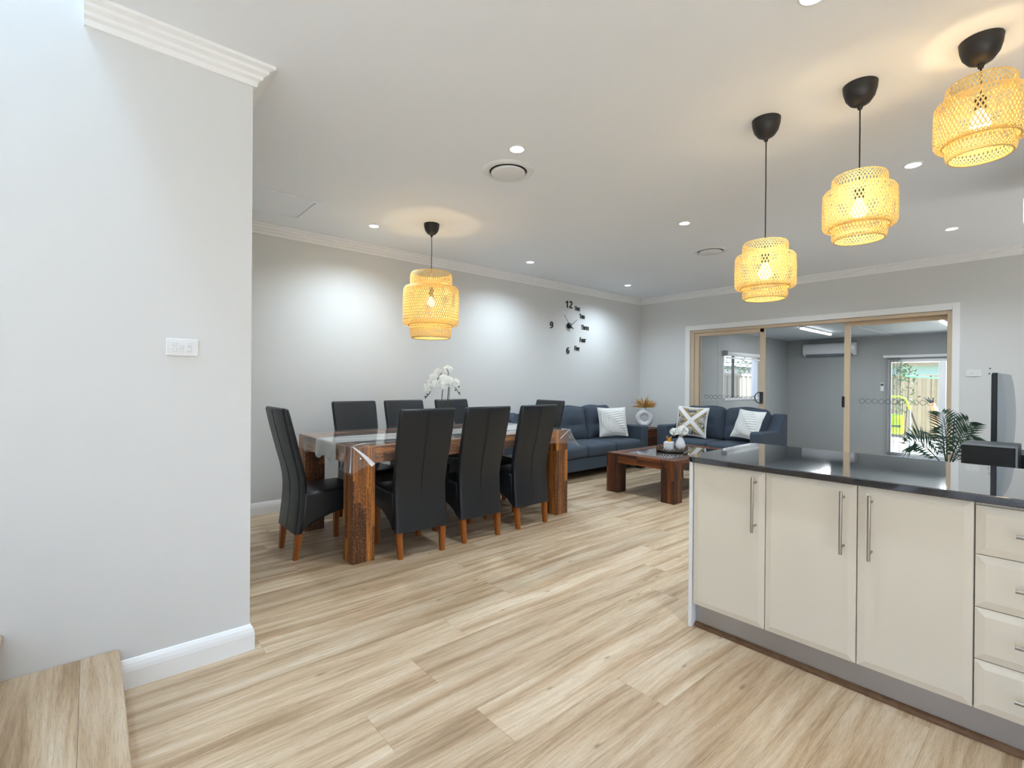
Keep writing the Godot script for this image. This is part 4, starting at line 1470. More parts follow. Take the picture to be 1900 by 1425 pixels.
func build_dining():
	var cx := 2.43
	var cz := -3.77
	var t := thing("dining_table", "chunky rustic timber dining table with a black glass top", "table", Vector3(cx, 0, cz))
	slab_table(t, -1.075, 1.065, -0.565, 0.565, 0.798, 0.162, 0.118, 0.13, M.rustic)
	# chairs
	var ch := chair_mesh()
	ch.position = Vector3(1.825, 0, -3.065)
	ch.rotation.y = PI - 0.07
	ch.set_meta("label", "black leather chair on the near long side of the table, left one of three")
	dup(ch, "dining_chair", Vector3(2.375, 0, -3.075), PI - 0.01, "black leather chair in the middle of the near long side of the table")
	dup(ch, "dining_chair", Vector3(2.94, 0, -3.085), PI + 0.03, "black leather chair on the near long side of the table, closest to the coffee table")
	dup(ch, "dining_chair", Vector3(1.065, 0, -3.72), PI / 2, "black leather chair at the head of the table next to the stair wall, seen side-on")
	dup(ch, "dining_chair", Vector3(1.925, 0, -4.475), 0.05, "black leather chair against the long wall, left one of the far side")
	dup(ch, "dining_chair", Vector3(2.45, 0, -4.475), 0.0, "black leather chair in the middle of the table's far side, left of orchid")
	dup(ch, "dining_chair", Vector3(3.04, 0, -4.48), 0.06, "black leather chair directly behind the white orchid")
	dup(ch, "dining_chair", Vector3(3.785, 0, -3.79), -PI / 2 - 0.05, "black leather chair at the far head of the table, in front of the sofa")
	# runner and clear cover
	var rows := []
	for i in 41:
		var f := i / 40.0
		var r := PackedVector3Array()
		for j in 13:
			var z := -3.905 + 0.40 * j / 12.0
			var x := 1.352 + 2.146 * f
			var y := 0.8012 + 0.0012 * sin(j * 1.7 + i * 0.3)
			r.append(Vector3(x, y, z))
		rows.append(r)
	for side in [0, 1]:
		for i in 7:
			var f := (i + 1) / 7.0
			var r := PackedVector3Array()
			for j in 13:
				var z := -3.905 + 0.40 * j / 12.0
				var x := 1.352 if side == 0 else 3.498
				var len := (0.128 + 0.02 * sin(j * 0.9)) if side == 0 else 0.11
				var sx := -1.0 if side == 0 else 1.0
				r.append(Vector3(x + sx * (0.0015 + 0.002 * f * (1 + sin(j * 1.6))), 0.80 - len * f, z + 0.015 * f * (j - 6) / 6.0))
			if side == 0: rows.push_front(r)
			else: rows.append(r)
	var st := nst()
	grid(st, rows, false, true)
	var o := part(self, "table_runner", st, M.runner)
	tag(o, "white cloth runner along the middle of the dining table under the clear cover", "runner")
	# clear plastic cover: top sheet with a hanging border and flared corners
	var top := []
	var x0 := 1.340
	var x1 := 3.510
	var z0 := -4.350
	var z1 := -3.190
	for i in 25:
		var r := PackedVector3Array()
		for j in 15:
			var u := i / 24.0
			var v := j / 14.0
			var bump := 0.0012 * sin(u * 41.0 + v * 13.0) + 0.0015 * sin(v * 29.0 - u * 17.0)
			r.append(Vector3(lerpf(x0, x1, u), 0.8055 + bump, lerpf(z0, z1, v)))
		top.append(r)
	st = nst()
	grid(st, top, false, true, 1)
	var per := []
	var np := 26
	for s in 4:
		for k in np:
			var f := float(k) / np
			var p: Vector3
			var nrm: Vector3
			match s:
				0: p = Vector3(lerpf(x0, x1, f), 0, z1); nrm = Vector3(0, 0, 1)
				1: p = Vector3(x1, 0, lerpf(z1, z0, f)); nrm = Vector3(1, 0, 0)
				2: p = Vector3(lerpf(x1, x0, f), 0, z0); nrm = Vector3(0, 0, -1)
				3: p = Vector3(x0, 0, lerpf(z0, z1, f)); nrm = Vector3(-1, 0, 0)
			var cdist := minf(f, 1.0 - f) * (x1 - x0 if s % 2 == 0 else z1 - z0)
			var cn := (p - Vector3((x0 + x1) / 2, 0, (z0 + z1) / 2)).normalized()
			var flare := exp(-pow(cdist / 0.07, 2))
			var dirv := nrm.lerp(Vector3(signf(cn.x), 0, signf(cn.z)), flare * 0.5)
			per.append([p, dirv, flare, s * 40 + k])
	rows = []
	for i in 8:
		var f := i / 7.0
		var r := PackedVector3Array()
		for q in per:
			var drop: float = 0.115 + 0.055 * q[2] + 0.006 * sin(q[3] * 0.9)
			var out: float = 0.008 + (0.010 + 0.012 * sin(q[3] * 1.1)) * f + 0.075 * q[2] * f
			r.append(q[0] + q[1] * out * (0.35 + 0.65 * f) + Vector3(0, 0.8055 - drop * f, 0))
		rows.append(r)
	grid(st, rows, true, false, 2)
	o = part(self, "table_cover", st, M.clear)
	tag(o, "clear plastic cover draped over the dining table with folded corners", "table cover")
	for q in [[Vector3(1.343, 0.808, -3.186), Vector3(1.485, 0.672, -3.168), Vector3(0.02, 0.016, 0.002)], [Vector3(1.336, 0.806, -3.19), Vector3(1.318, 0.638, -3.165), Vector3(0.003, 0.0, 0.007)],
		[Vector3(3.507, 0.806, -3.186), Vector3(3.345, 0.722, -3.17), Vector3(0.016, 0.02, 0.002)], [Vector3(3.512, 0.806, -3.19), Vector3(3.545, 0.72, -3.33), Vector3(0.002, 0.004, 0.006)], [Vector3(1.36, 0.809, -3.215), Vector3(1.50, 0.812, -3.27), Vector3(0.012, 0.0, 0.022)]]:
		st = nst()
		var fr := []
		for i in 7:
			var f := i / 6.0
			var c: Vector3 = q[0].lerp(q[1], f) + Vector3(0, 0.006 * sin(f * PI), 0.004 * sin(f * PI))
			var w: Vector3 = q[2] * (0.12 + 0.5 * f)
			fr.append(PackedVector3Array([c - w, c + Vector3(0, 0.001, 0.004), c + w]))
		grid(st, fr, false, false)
		part(o, "fold_glint", st, M.fold_glint)  # white ribbons drawn as the highlights along the plastic's creases
	# orchid in a round glass vase
	var oc := thing("orchid", "white orchid with two stems in a round glass vase on the dining table", "orchid", Vector3(2.432, 0.812, -3.75))
	st = nst()
	lathe(st, [Vector2(0.0, 0.0), Vector2(0.04, 0.0), Vector2(0.075, 0.02), Vector2(0.098, 0.06), Vector2(0.092, 0.105), Vector2(0.06, 0.14), Vector2(0.042, 0.155), Vector2(0.05, 0.17)], 28)
	part(oc, "vase", st, M.vaseglass)
	st = nst()
	lathe(st, [Vector2(0.0, 0.006), Vector2(0.05, 0.012), Vector2(0.075, 0.05), Vector2(0.05, 0.07), Vector2(0.0, 0.075)], 20)
	part(oc, "pebbles", st, M.ceramic)
	# screen right lies along e1 = (cos, 0, sin) of the camera yaw
	var e1 := Vector3(0.756, 0, 0.655)
	var ey := Vector3.UP
	var ez := Vector3(-0.655, 0, 0.756)
	var pl2 := func(px: float, py: float, dz := 0.0) -> Vector3:
		return e1 * (px - 823.0) * 0.00503 + ey * (0.315 + (735.0 - py) * 0.00503) + ez * dz
	for q in [[[[819, 796], [818.5, 760], [821, 722], [826, 708], [823, 700], [818, 696], [813, 703], [807, 712], [801, 722], [797, 731], [789, 741]], 0.0036, 0.0], [[[826, 797], [829, 760], [832, 718], [834, 712], [839, 716], [845, 722], [850, 730], [853, 734]], 0.0034, 0.02], [[[827, 797], [830, 760], [832.5, 720], [829, 708], [830, 694], [827, 686]], 0.003, -0.02]]:
		var pts := []
		for p in q[0]: pts.append(pl2.call(p[0], p[1], q[2]))
		var sm := []
		for i in pts.size() - 1:
			for k in 3:
				var a: Vector3 = pts[maxi(i - 1, 0)]
				var d: Vector3 = pts[mini(i + 2, pts.size() - 1)]
				sm.append(pts[i].cubic_interpolate(pts[i + 1], a, d, k / 3.0))
		sm.append(pts[pts.size() - 1])
		st = nst()
		tube(st, sm, q[1], 6)
		part(oc, "stem", st, M.stem)
	var rng := RandomNumberGenerator.new()
	rng.seed = 4
	for q in [[812, 694, 0.0], [805, 703, 0.03], [800, 712, -0.02], [795, 720, 0.02], [811, 714, 0.05], [824, 704, 0.05], [832, 708, 0.06], [826, 716, 0.07], [838, 712, 0.04], [829, 688, -0.03], [846, 712, 0.0]]:
		orchid_flower(oc, pl2.call(q[0], q[1], q[2]), rng)
	for q in [[790, 726], [793, 722], [793, 733], [790, 737], [842, 714], [850, 719], [844, 725], [851, 730]]:
		st = nst()
		lathe(st, [Vector2(0, -0.008), Vector2(0.007, -0.004), Vector2(0.008, 0.003), Vector2(0.0, 0.009)], 8, pl2.call(q[0], q[1], 0.01))
		part(oc, "bud", st, M.stem)

func orchid_flower(par: Node, at: Vector3, rng: RandomNumberGenerator):
	var f := Vector3(-0.3 + rng.randf_range(-0.5, 0.5), rng.randf_range(-0.3, 0.25), 0.8).normalized()
	var r := f.cross(Vector3.UP).normalized()
	var u := r.cross(f)
	var st := nst()
	for k in 5:
		var a := TAU * k / 5 + PI / 2
		var d := r * cos(a) + u * sin(a)
		var s := f.cross(d)
		var ln := 0.042 if k % 2 == 0 else 0.046
		var w := 0.017 if k in [0, 2, 3] else 0.03
		var rows := []
		for i in 6:
			var t := i / 5.0
			var row := PackedVector3Array()
			for j in 5:
				var v := j / 2.0 - 1.0
				row.append(at + d * (0.004 + ln * t) + s * v * w * sin(clampf(t * 0.93 + 0.05, 0, 1) * PI) * 0.95 + f * (0.012 * t * t * -0.6 + 0.006 * (1 - v * v)))
			rows.append(row)
		grid(st, rows, false, false, k + 1)
	lathe(st, [Vector2(0, -0.008), Vector2(0.007, -0.002), Vector2(0.005, 0.006), Vector2(0.0, 0.009)], 7, at + f * 0.008, 9)
	part(par, "flower", st, M.petal)

# ------------------------------------------------------------------ living room
func sofa(called_label: String, at: Vector3, turn: float, seats: int) -> Node3D:
	# origin on the floor, middle of the footprint; faces +z; 0.82 deep
	var t := thing("sofa", called_label, "sofa", at, turn, "slate blue fabric sofas")
	var inner := 0.598 * seats
	var aw := 0.168
	var st := nst()
	bx(st, Vector3(-inner / 2, 0.115, -0.36), Vector3(inner / 2, 0.285, 0.375), 0.012)
	part(t, "base", st, M.sofa)
	st = nst()
	soft(st, Vector3(inner, 0.72, 0.15), 0.04, Vector3.ZERO, 6, Transform3D(Basis(Vector3.RIGHT, -0.10), Vector3(0, 0.48, -0.315)))
	part(t, "back_frame", st, M.sofa)
	for s in [-1.0, 1.0]:
		st = nst()
		var pg := PackedVector2Array([Vector2(0.395, 0.10), Vector2(0.405, 0.12), Vector2(0.405, 0.60), Vector2(0.395, 0.625), Vector2(0.37, 0.635), Vector2(-0.08, 0.625), Vector2(-0.16, 0.64), Vector2(-0.24, 0.74), Vector2(-0.31, 0.83), Vector2(-0.34, 0.845), Vector2(-0.40, 0.845), Vector2(-0.41, 0.83), Vector2(-0.40, 0.12), Vector2(-0.39, 0.10)])
		var xa: float = s * (inner / 2 + aw / 2)
		prism(st, pg, Transform3D(Basis(Vector3(0, 0, 1), Vector3(0, 1, 0), Vector3(-1, 0, 0)), Vector3(xa, 0, 0)), -aw / 2, aw / 2, 0.022, 1, 4)
		part(t, "arm", st, M.sofa)
		for z in [-0.33, 0.33]:
			st = nst()
			bx(st, Vector3(xa - 0.055, 0, z - 0.05), Vector3(xa + 0.055, 0.115, z + 0.05), 0.006)
			part(t, "foot", st, M.black)
	for k in seats:
		var x := -inner / 2 + 0.598 * (k + 0.5)
		st = nst()
		soft(st, Vector3(0.592, 0.155, 0.60), 0.045, Vector3(0, 0.015, 0.008), 10, Transform3D(Basis.IDENTITY, Vector3(x, 0.362, 0.112)))
		part(t, "seat_cushion", st, M.sofa)
		st = nst()
		var ss := k * 1.7
		var crease := func(p: Vector3, q: Vector3) -> Vector3:
			var yy := (p.y + 0.02) / 0.035
			p.z -= 0.045 * exp(-yy * yy) * clampf(q.z, 0, 1) * clampf(1.6 - absf(q.x) * 1.6, 0, 1)
			p.z += 0.006 * sin(p.x * 38.0 + ss + p.y * 9.0) * clampf(q.z, 0, 1) * exp(-absf(yy) * 0.35)
			p.y += 0.008 * sin(p.x * 14.0 + ss) * clampf(q.y, 0, 1)
			return p
		soft(st, Vector3(0.594, 0.50, 0.165), 0.065, Vector3(0.004, 0.015, 0.055), 16, Transform3D(Basis(Vector3.RIGHT, -0.19), Vector3(x, 0.66, -0.205)), crease)
		part(t, "back_cushion", st, M.sofa)
	return t

func cushion(label: String, at: Vector3, b: Basis, size: float, thick: float, m: Material):
	var t := thing("throw_cushion", label, "cushion", at, 0, "throw cushions on the sofas")
	t.transform.basis = b
	for side in [1.0, -1.0]:
		var st := nst()
		var rows := []
		var n := 16
		for i in n + 1:
			var v := 2.0 * i / n - 1.0
			var r := PackedVector3Array()
			for j in n + 1:
				var u := 2.0 * j / n - 1.0
				var x := u * size / 2 * (1.0 - 0.07 * (1 - v * v))
				var y := v * size / 2 * (1.0 - 0.07 * (1 - u * u))
				var th := thick / 2 * pow(maxf((1 - u * u) * (1 - v * v), 0.0), 0.42)
				r.append(Vector3(x, y, side * th + 0.003 * sin(u * 5 + v * 7)))
			rows.append(r)
		grid(st, rows, false, side < 0)
		part(t, "front_cover" if side > 0 else "back_cover", st, m)
	var st := nst()
	var pts := []
	for q in [[-1, -1, 1, -1], [1, -1, 1, 1], [1, 1, -1, 1], [-1, 1, -1, -1]]:
		for k in 10:
			var u := lerpf(q[0], q[2], k / 10.0)
			var v := lerpf(q[1], q[3], k / 10.0)
			pts.append(Vector3(u * size / 2 * (1.0 - 0.07 * (1 - v * v)), v * size / 2 * (1.0 - 0.07 * (1 - u * u)), 0.003 * sin(u * 5 + v * 7)))
	pts.append(pts[0])
	tube(st, pts, 0.003, 5, 1, false)
	part(t, "piping", st, M.white)

func facing(n: Vector3, roll := 0.0) -> Basis:
	var z := n.normalized()
	var x := Vector3.UP.cross(z).normalized()
	var y := z.cross(x)
	return Basis(x, y, z) * Basis(Vector3.BACK, roll)

func build_living():
	sofa("slate blue three-seat sofa along the long wall beyond the dining table", Vector3(5.205, 0, -4.545), 0, 3)
	sofa("slate blue two-seat sofa in front of the sliding door", Vector3(6.855, 0, -3.355), -PI / 2, 2)
	cushion("plain white cushion with quilted leaf on the three-seat sofa", Vector3(5.775, 0.69, -4.42), facing(Vector3(-0.55, 0.27, 0.8), 0.02), 0.43, 0.15, M.leafcushion)
	cushion("grey marbled cushion with a white cross on the two-seat sofa", Vector3(6.74, 0.695, -3.715), facing(Vector3(-0.9, 0.25, 0.25), -0.05), 0.45, 0.15, M.crosscushion)
	cushion("plain white cushion with quilted leaf on the two-seat sofa", Vector3(6.70, 0.71, -2.885), facing(Vector3(-0.84, 0.38, -0.22), -0.06), 0.41, 0.13, M.leafcushion)
	var t := thing("coffee_table", "low dark rustic timber coffee table with a black glass top", "table", Vector3(5.28, 0, -3.14))
	slab_table(t, -0.715, 0.715, -0.435, 0.435, 0.45, 0.158, 0.105, 0.15, M.rustic2)
	t = thing("side_table", "small dark timber side table in the corner between the sofas", "table", Vector3(6.74, 0, -4.66))
	slab_table(t, -0.31, 0.31, -0.29, 0.29, 0.52, 0.1, 0.3, 0.1, M.rustic2)
	var st := nst()
	bx(st, Vector3(-0.3, 0.521, -0.28), Vector3(0.3, 0.535, 0.28), 0.003, 0, Vector2(0.2, 0.4), Vector2(1, 2))
	part(t, "top_board", st, M.rustic2)
	# ring vase with gilt leaves
	var v := thing("ring_vase", "white ring shaped vase on the corner side table", "vase", Vector3(6.87, 0.536, -4.62))
	v.rotation.y = -0.98
	st = nst()
	var rows := []
	for i in 37:
		var a := TAU * i / 36
		var ring := PackedVector3Array()
		for j in 14:
			var b := TAU * j / 14
			var rr := 0.1 + 0.043 * cos(b)
			ring.append(Vector3(rr * cos(a), 0.148 + rr * sin(a), 0.048 * sin(b)))
		rows.append(ring)
	grid(st, rows, true, false, 1)
	part(v, "ring", st, M.ceramic)
	st = nst()
	lathe(st, [Vector2(0.0, 0.0), Vector2(0.045, 0.0), Vector2(0.04, 0.012), Vector2(0.03, 0.03), Vector2(0.0, 0.03)], 20)
	part(v, "foot", st, M.ceramic)
	st = nst()
	lathe(st, [Vector2(0.026, 0.268), Vector2(0.022, 0.292), Vector2(0.028, 0.312), Vector2(0.022, 0.31), Vector2(0.016, 0.29)], 16)
	part(v, "neck", st, M.ceramic)
	var gl := thing("gilt_leaves", "spiky golden dried leaves standing in the ring vase", "dried leaves", Vector3(6.87, 0.853, -4.62))
	var rng := RandomNumberGenerator.new()
	rng.seed = 77
	for k in 96:
		var az := rng.randf() * TAU
		var el := rng.randf_range(0.02, 1.3)
		if k > 66:
			az = rng.randf_range(0.2, 1.3)
			el = rng.randf_range(0.1, 0.8)
		var d := Vector3(cos(az) * cos(el), sin(el), sin(az) * cos(el))
		var ln := rng.randf_range(0.15, 0.24)
		var s := d.cross(Vector3(rng.randfn(), rng.randfn(), rng.randfn())).normalized()
		var n := d.cross(s)
		st = nst()
		st.set_smooth_group(-1)
		var p0 := Vector3(0, -0.003, 0)
		var p1 := d * ln * 0.55 + Vector3(0, 0.01, 0)
		var p2 := d * ln
		var w := 0.009
		tri(st, p0, p1 + s * w, p1 + n * 0.006); tri(st, p0, p1 + n * 0.006, p1 - s * w)
		tri(st, p1 + s * w, p2, p1 + n * 0.006); tri(st, p1 + n * 0.006, p2, p1 - s * w)
		part(gl, "leaf", st, M.goldleaf)

func build_small_things():
	# tray on the coffee table
	var y := 0.448
	var tr := thing("wire_tray", "brass wire tray with a mirrored base on the coffee table", "tray", Vector3(5.27, y, -3.155), 0.0)
	var c6 := []
	for k in 6:
		var a := TAU * k / 6 + 0.28
		c6.append(Vector3(cos(a) * 0.185, 0, -sin(a) * 0.185))
	var st := nst()
	prism(st, PackedVector2Array(c6.map(func(p): return Vector2(p.x, p.z))), Transform3D(Basis(Vector3(1, 0, 0), Vector3(0, 0, 1), Vector3(0, -1, 0)), Vector3.ZERO), -0.012, 0.0)
	part(tr, "base", st, M.glass_black)
	st = nst()
	for k in 6:
		var a: Vector3 = c6[k]
		var b: Vector3 = c6[(k + 1) % 6]
		tube(st, [a + Vector3(0, 0.012, 0), b + Vector3(0, 0.012, 0)], 0.004, 5)
		for j in 4:
			var p := a.lerp(b, j / 4.0)
			var m := a.lerp(b, (j + 0.5) / 4.0)
			var q := a.lerp(b, (j + 1) / 4.0)
			var lo := Vector3(0, 0.014, 0)
			var hi := Vector3(0, 0.062, 0)
			tube(st, [p + lo, m + hi, q + lo], 0.0034, 5)
			tube(st, [p + hi * 0.62, m + lo, q + hi * 0.62], 0.0034, 5)
	part(tr, "wire_rim", st, M.wire)
	var cb := thing("candle_box", "white square candle box on the wire tray", "box", Vector3(5.235, y + 0.013, -3.175))
	cb.rotation.y = 0.35
	boxpart(cb, "body", Vector3(-0.052, 0, -0.052), Vector3(0.052, 0.10, 0.052), M.whitegloss, 0.006)
	var cr := thing("gold_ornament", "small gold crown ornament on top of the white box", "ornament", Vector3(5.235, y + 0.114, -3.175))
	st = nst()
	lathe(st, [Vector2(0.0, 0.0), Vector2(0.022, 0.0), Vector2(0.026, 0.018), Vector2(0.02, 0.03), Vector2(0.027, 0.042), Vector2(0.0, 0.045)], 16)
	part(cr, "body", st, mat(Color(0.95, 0.66, 0.12), 0.3, 0.6))
	for k in 6:
		var a := TAU * k / 6
		st = nst()
		tube(st, [Vector3(cos(a) * 0.024, 0.038, sin(a) * 0.024), Vector3(cos(a) * 0.03, 0.065, sin(a) * 0.03)], [0.007, 0.003], 6)
		part(cr, "point", st, M.brass)
	var vs := thing("bud_vase", "small white bulb vase on the wire tray", "vase", Vector3(5.345, y + 0.013, -3.09))
	st = nst()
	lathe(st, [Vector2(0.0, 0.0), Vector2(0.035, 0.0), Vector2(0.054, 0.03), Vector2(0.058, 0.06), Vector2(0.048, 0.1), Vector2(0.03, 0.135), Vector2(0.022, 0.155), Vector2(0.026, 0.165), Vector2(0.018, 0.163)], 24)
	part(vs, "body", st, M.ceramic)
	var fl := thing("rose_bouquet", "two white artificial roses in the small white vase", "flowers", Vector3(5.345, y + 0.165, -3.09))
	st = nst()
	tube(st, [Vector3(-0.003, 0.012, 0), Vector3(-0.02, 0.02, -0.02)], 0.003, 5)
	tube(st, [Vector3(0.003, 0.012, 0), Vector3(0.01, 0.03, 0.01)], 0.003, 5)
	part(fl, "stem", st, M.stem)
	rose(fl, Vector3(0.016, 0.06, 0.014), 0.074)
	rose(fl, Vector3(-0.055, 0.052, -0.05), 0.055)
	# switches
	var sw := thing("light_switch", "white five-rocker light switch on the stair wall", "switch", Vector3(0.302, 1.389, WL))
	boxpart(sw, "plate", Vector3(-0.058, -0.037, 0), Vector3(0.058, 0.037, 0.008), M.white, 0.003)
	for q in [[-0.028, 0.013, 0.017], [-0.028, -0.010, 0.017], [0.024, 0.013, 0.017], [0.024, -0.010, 0.017], [-0.002, 0.002, 0.015]]:
		boxpart(sw, "rocker", Vector3(q[0] - q[2] / 2, q[1] - 0.0085, 0.007), Vector3(q[0] + q[2] / 2, q[1] + 0.0085, 0.0125), M.whitegloss, 0.002)
	var wp := thing("wall_plate", "white switch plate on the wall right of the sliding door", "switch", Vector3(WF, 1.392, -0.730))
	boxpart(wp, "plate", Vector3(-0.008, -0.037, -0.06), Vector3(0, 0.037, 0.06), M.white, 0.003)
	boxpart(wp, "rocker", Vector3(-0.011, -0.008, -0.02), Vector3(-0.007, 0.008, 0.0), M.whitegloss, 0.002)
	for q in [[1.44, -0.60], [1.385, -0.605]]:
		var h := nst()
		lathe(h, [Vector2(0.0, 0.0), Vector2(0.007, 0.0), Vector2(0.006, 0.004), Vector2(0.0, 0.004)], 10, Vector3(WF - 0.0, q[0], q[1]), 1, Basis(Vector3.BACK, PI / 2))
		var e := part(self, "wall_plug", h, M.dark)
		tag(e, "%s of two dark wall plugs right of the switch plate" % ("upper" if q[0] > 1.4 else "lower"), "wall plug", "wall plugs")
	# wall clock of separate stick-on characters
	var ck := thing("wall_clock", "black stick-on wall clock with words and numerals on the long wall", "clock", Vector3(5.414, 2.105, WB))
	st = nst()
	lathe(st, [Vector2(0.0, 0.03), Vector2(0.034, 0.03), Vector2(0.043, 0.022), Vector2(0.043, 0.0)].map(func(p): return Vector2(p.x, -p.y)), 24, Vector3.ZERO, 1, Basis(Vector3.RIGHT, -PI / 2))
	part(ck, "hub", st, M.black)
	for q in [["minute_hand", Vector3(0.03, -0.045, 0.036), Vector3(-0.135, 0.150, 0.036), 0.0045], ["hour_hand", Vector3(-0.03, -0.03, 0.032), Vector3(0.155, 0.098, 0.032), 0.0055], ["counterweight", Vector3(0.03, -0.02, 0.034), Vector3(0.075, -0.052, 0.034), 0.008]]:
		st = nst()
		tube(st, [q[1], q[2]], [q[3], q[3] * 0.6], 5)
		part(ck, q[0], st, M.black)
	st = nst()
	for q in [["12", 0.0, 0.315, 0.105, 0.016], ["One", 0.19, 0.275, 0.062, 0.0], ["Two", 0.30, 0.165, 0.066, 0.0], ["Three", 0.37, 0.0, 0.066, 0.0], ["Four", 0.315, -0.195, 0.066, 0.0], ["Five", 0.185, -0.33, 0.062, 0.0], ["6", -0.018, -0.375, 0.095, 0.0], ["9", -0.365, -0.02, 0.095, 0.0]]:
		var tm := TextMesh.new()
		var fo := SystemFont.new()
		fo.font_names = PackedStringArray(["Droid Sans"])
		fo.font_weight = 700
		tm.font = fo
		tm.text = q[0]
		tm.font_size = 64
		tm.pixel_size = q[3] / (46.0 if q[0].length() < 3 else 62.0)
		tm.depth = 0.006
		var mi := MeshInstance3D.new()
		mi.name = "numeral"
		mi.mesh = tm
		mi.material_override = M.black
		ck.add_child(mi, true)
		mi.position = Vector3(q[1], q[2], 0.0045)
		if q[0].length() > 2: mi.scale = Vector3(0.95, 1.5, 1.0)

func rose(par: Node, at: Vector3, r: float):
	var st := nst()
	lathe(st, [Vector2(0, -r * 0.7), Vector2(r * 0.6, -r * 0.45), Vector2(r * 0.7, 0), Vector2(r * 0.45, r * 0.5), Vector2(0, r * 0.6)], 14, at)
	for ringi in 3:
		var n := 6 - ringi
		for k in n:
			var a := TAU * (k + ringi * 0.4) / n
			var el := 0.1 + 0.5 * ringi
			var d := Vector3(cos(a) * cos(el), sin(el), sin(a) * cos(el))
			var s := d.cross(Vector3.UP).normalized()
			var u := s.cross(d)
			var rows := []
			for i in 5:
				var row := PackedVector3Array()
				for j in 5:
					var x := (i / 2.0 - 1.0)
					var y := (j / 2.0 - 1.0)
					var k2 := 1.0 - 0.25 * (x * x + y * y)
					row.append(at + d * r * (0.78 + 0.14 * (x * x) + 0.12 * maxf(y, 0)) * 1.0 + (s * x + u * y) * r * 0.55 * k2)
				rows.append(row)
			grid(st, rows, false, false, 2 + ringi * 10 + k)
	part(par, "rose", st, M.petal)

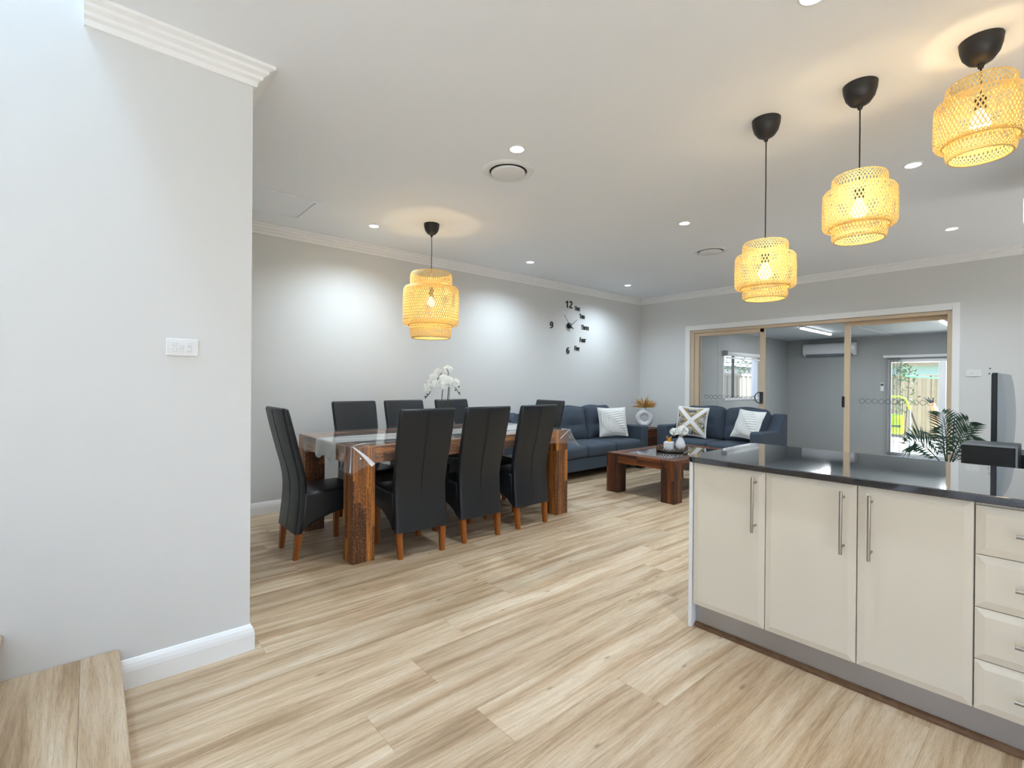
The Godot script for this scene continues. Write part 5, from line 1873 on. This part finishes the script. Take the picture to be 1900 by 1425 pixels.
# ------------------------------------------------------------------ right-hand corner
func build_tv_corner():
	var u := thing("tv_unit", "long low black cabinet under the television", "cabinet", Vector3(5.12, 0, -0.27))
	var st := nst()
	bx(st, Vector3(-1.0, 0.06, -0.24), Vector3(1.0, 0.47, 0.265), 0.004)
	part(u, "body", st, M.black)
	boxpart(u, "top_board", Vector3(-1.02, 0.47, -0.26), Vector3(1.02, 0.5, 0.265), M.blackbox, 0.004)
	for x in [-0.92, 0.92]:
		for z in [-0.2, 0.22]:
			boxpart(u, "foot", Vector3(x - 0.03, 0, z - 0.03), Vector3(x + 0.03, 0.06, z + 0.03), M.black, 0.003)
	for k in 3:
		boxpart(u, "door", Vector3(-0.985 + 0.66 * k, 0.08, -0.255), Vector3(-0.335 + 0.66 * k, 0.455, -0.24), M.blackbox, 0.003)
	var t := thing("television", "large flat television seen edge-on from behind with a silver back", "television", Vector3(5.53, 0.5, -0.375))
	st = nst()
	bx(st, Vector3(-0.53, 0.15, -0.03), Vector3(0.53, 0.85, 0.0), 0.006)
	part(t, "bezel", st, M.blackbox)
	st = nst()
	bx(st, Vector3(-0.515, 0.165, -0.033), Vector3(0.515, 0.835, -0.030))
	part(t, "screen", st, M.glass_black)
	st = nst()
	var rows := []
	for i in 13:
		var v := i / 12.0
		var r := PackedVector3Array()
		for j in 17:
			var q := j / 16.0
			var b := pow(sin(q * PI), 0.35) * pow(maxf(sin(clampf(v * 0.94 + 0.03, 0, 1) * PI), 0), 0.45)
			r.append(Vector3(lerpf(-0.525, 0.525, q), lerpf(0.155, 0.845, v), 0.001 + 0.058 * b))
		rows.append(r)
	grid(st, rows)
	part(t, "back_cover", st, M.silver)
	st = nst()
	bx(st, Vector3(-0.05, 0.01, -0.02), Vector3(0.05, 0.25, 0.03), 0.005)
	bx(st, Vector3(-0.25, 0, -0.12), Vector3(0.25, 0.015, 0.13), 0.005)
	part(t, "stand", st, M.black)
	var s := thing("speaker_box", "square black speaker box on the television cabinet, behind the bench top", "speaker", Vector3(4.37, 0.5, -0.353), 0, "black speaker boxes")
	st = nst()
	bx(st, Vector3(-0.14, 0.0, -0.127), Vector3(0.16, 0.385, 0.127), 0.005)
	part(s, "case", st, M.blackbox)
	st = nst()
	bx(st, Vector3(-0.146, 0.012, -0.116), Vector3(-0.14, 0.373, 0.116), 0.003)
	part(s, "grille", st, M.black)
	st = nst()
	bx(st, Vector3(-0.147, 0.0, 0.117), Vector3(-0.139, 0.385, 0.127), 0.002)
	bx(st, Vector3(-0.147, 0.374, -0.127), Vector3(-0.139, 0.385, 0.117), 0.002)
	part(s, "edge_trim", st, M.grey)
	var s2 := dup(s, "speaker_box", Vector3(4.70, 0.5, -0.129), 0, "second black speaker box, barely showing at the right edge of the picture")
	s2.scale = Vector3(1, 0.82, 1)
	var ac := thing("air_conditioner", "white split air conditioner at the right edge of the picture near the ceiling", "air conditioner", Vector3(4.45, 2.09, 0.0), PI, "split air conditioners")
	ac_body(ac, 0.45, 0.285)
	# palm
	var p := thing("potted_palm", "dark green artificial palm in front of the sliding door's right side", "palm", Vector3(6.5, 0, -0.84))
	st = nst()
	lathe(st, [Vector2(0.0, 0.0), Vector2(0.12, 0.0), Vector2(0.15, 0.16), Vector2(0.17, 0.3), Vector2(0.15, 0.3), Vector2(0.14, 0.27), Vector2(0.0, 0.265)], 28)
	part(p, "pot", st, M.ceramic)
	st = nst()
	tube(st, [Vector3(0, 0.26, 0), Vector3(0.01, 0.42, 0)], [0.03, 0.022], 10)
	part(p, "trunk", st, M.bark)
	var e1 := Vector3(0.755, 0, 0.655)
	var ez := Vector3(-0.655, 0, 0.755)
	for q in [[-0.36, 0.70, 0.02, -0.12, 0.85], [-0.16, 0.88, 0.12, -0.04, 0.80], [0.02, 0.98, -0.1, 0.03, 0.8], [0.17, 0.90, 0.05, 0.05, 0.8], [0.30, 0.76, -0.05, 0.10, 0.78], [-0.05, 0.80, 0.3, 0.0, 0.75], [0.10, 0.72, -0.32, 0.04, 0.75], [-0.2, 0.62, -0.25, -0.05, 0.7], [0.0, 0.56, 0.33, 0.0, 0.6]]:
		frond(p, Vector3(0.01, 0.40, 0), e1 * q[0] + ez * q[2] + Vector3(0, q[1], 0), e1 * q[3] + Vector3(0, 0.22, 0))

func frond(par: Node, a: Vector3, b: Vector3, pull: Vector3):
	var st := nst()
	var pts := []
	var n := 12
	var mid := (a + b) * 0.5 + pull
	for i in n + 1:
		var t := float(i) / n
		pts.append(a.lerp(mid, t).lerp(mid.lerp(b, t), t))
	var rads := []
	for i in n + 1: rads.append(lerpf(0.006, 0.0015, float(i) / n))
	tube(st, pts, rads, 5)
	st.set_smooth_group(-1)
	for i in range(4, 18):
		var t := i / 18.0
		var f := t * n
		var k := mini(int(f), n - 1)
		var p: Vector3 = pts[k].lerp(pts[k + 1], f - k)
		var d: Vector3 = (pts[k + 1] - pts[k]).normalized()
		var s := d.cross(Vector3(-0.6, 0.35, 0.7)).normalized()
		var ln := 0.21 * sin(clampf((t - 0.12) / 0.9, 0.06, 1.0) * PI * 0.86 + 0.2)
		for sg in [-1.0, 1.0]:
			var dir: Vector3 = (s * sg * 0.85 + d * 0.55).normalized()
			var w := dir.cross(s.cross(d)).normalized() * 0.009
			var up := s.cross(d).normalized()
			var q: Vector3 = p + dir * ln * 0.5 + up * 0.004
			var e: Vector3 = p + dir * ln - Vector3(0, 0.02, 0) * ln / 0.21
			tri(st, p, q - w, q + up * 0.003); tri(st, p, q + up * 0.003, q + w)
			tri(st, q - w, e, q + up * 0.003); tri(st, q + up * 0.003, e, q + w)
	part(par, "frond", st, M.palm)
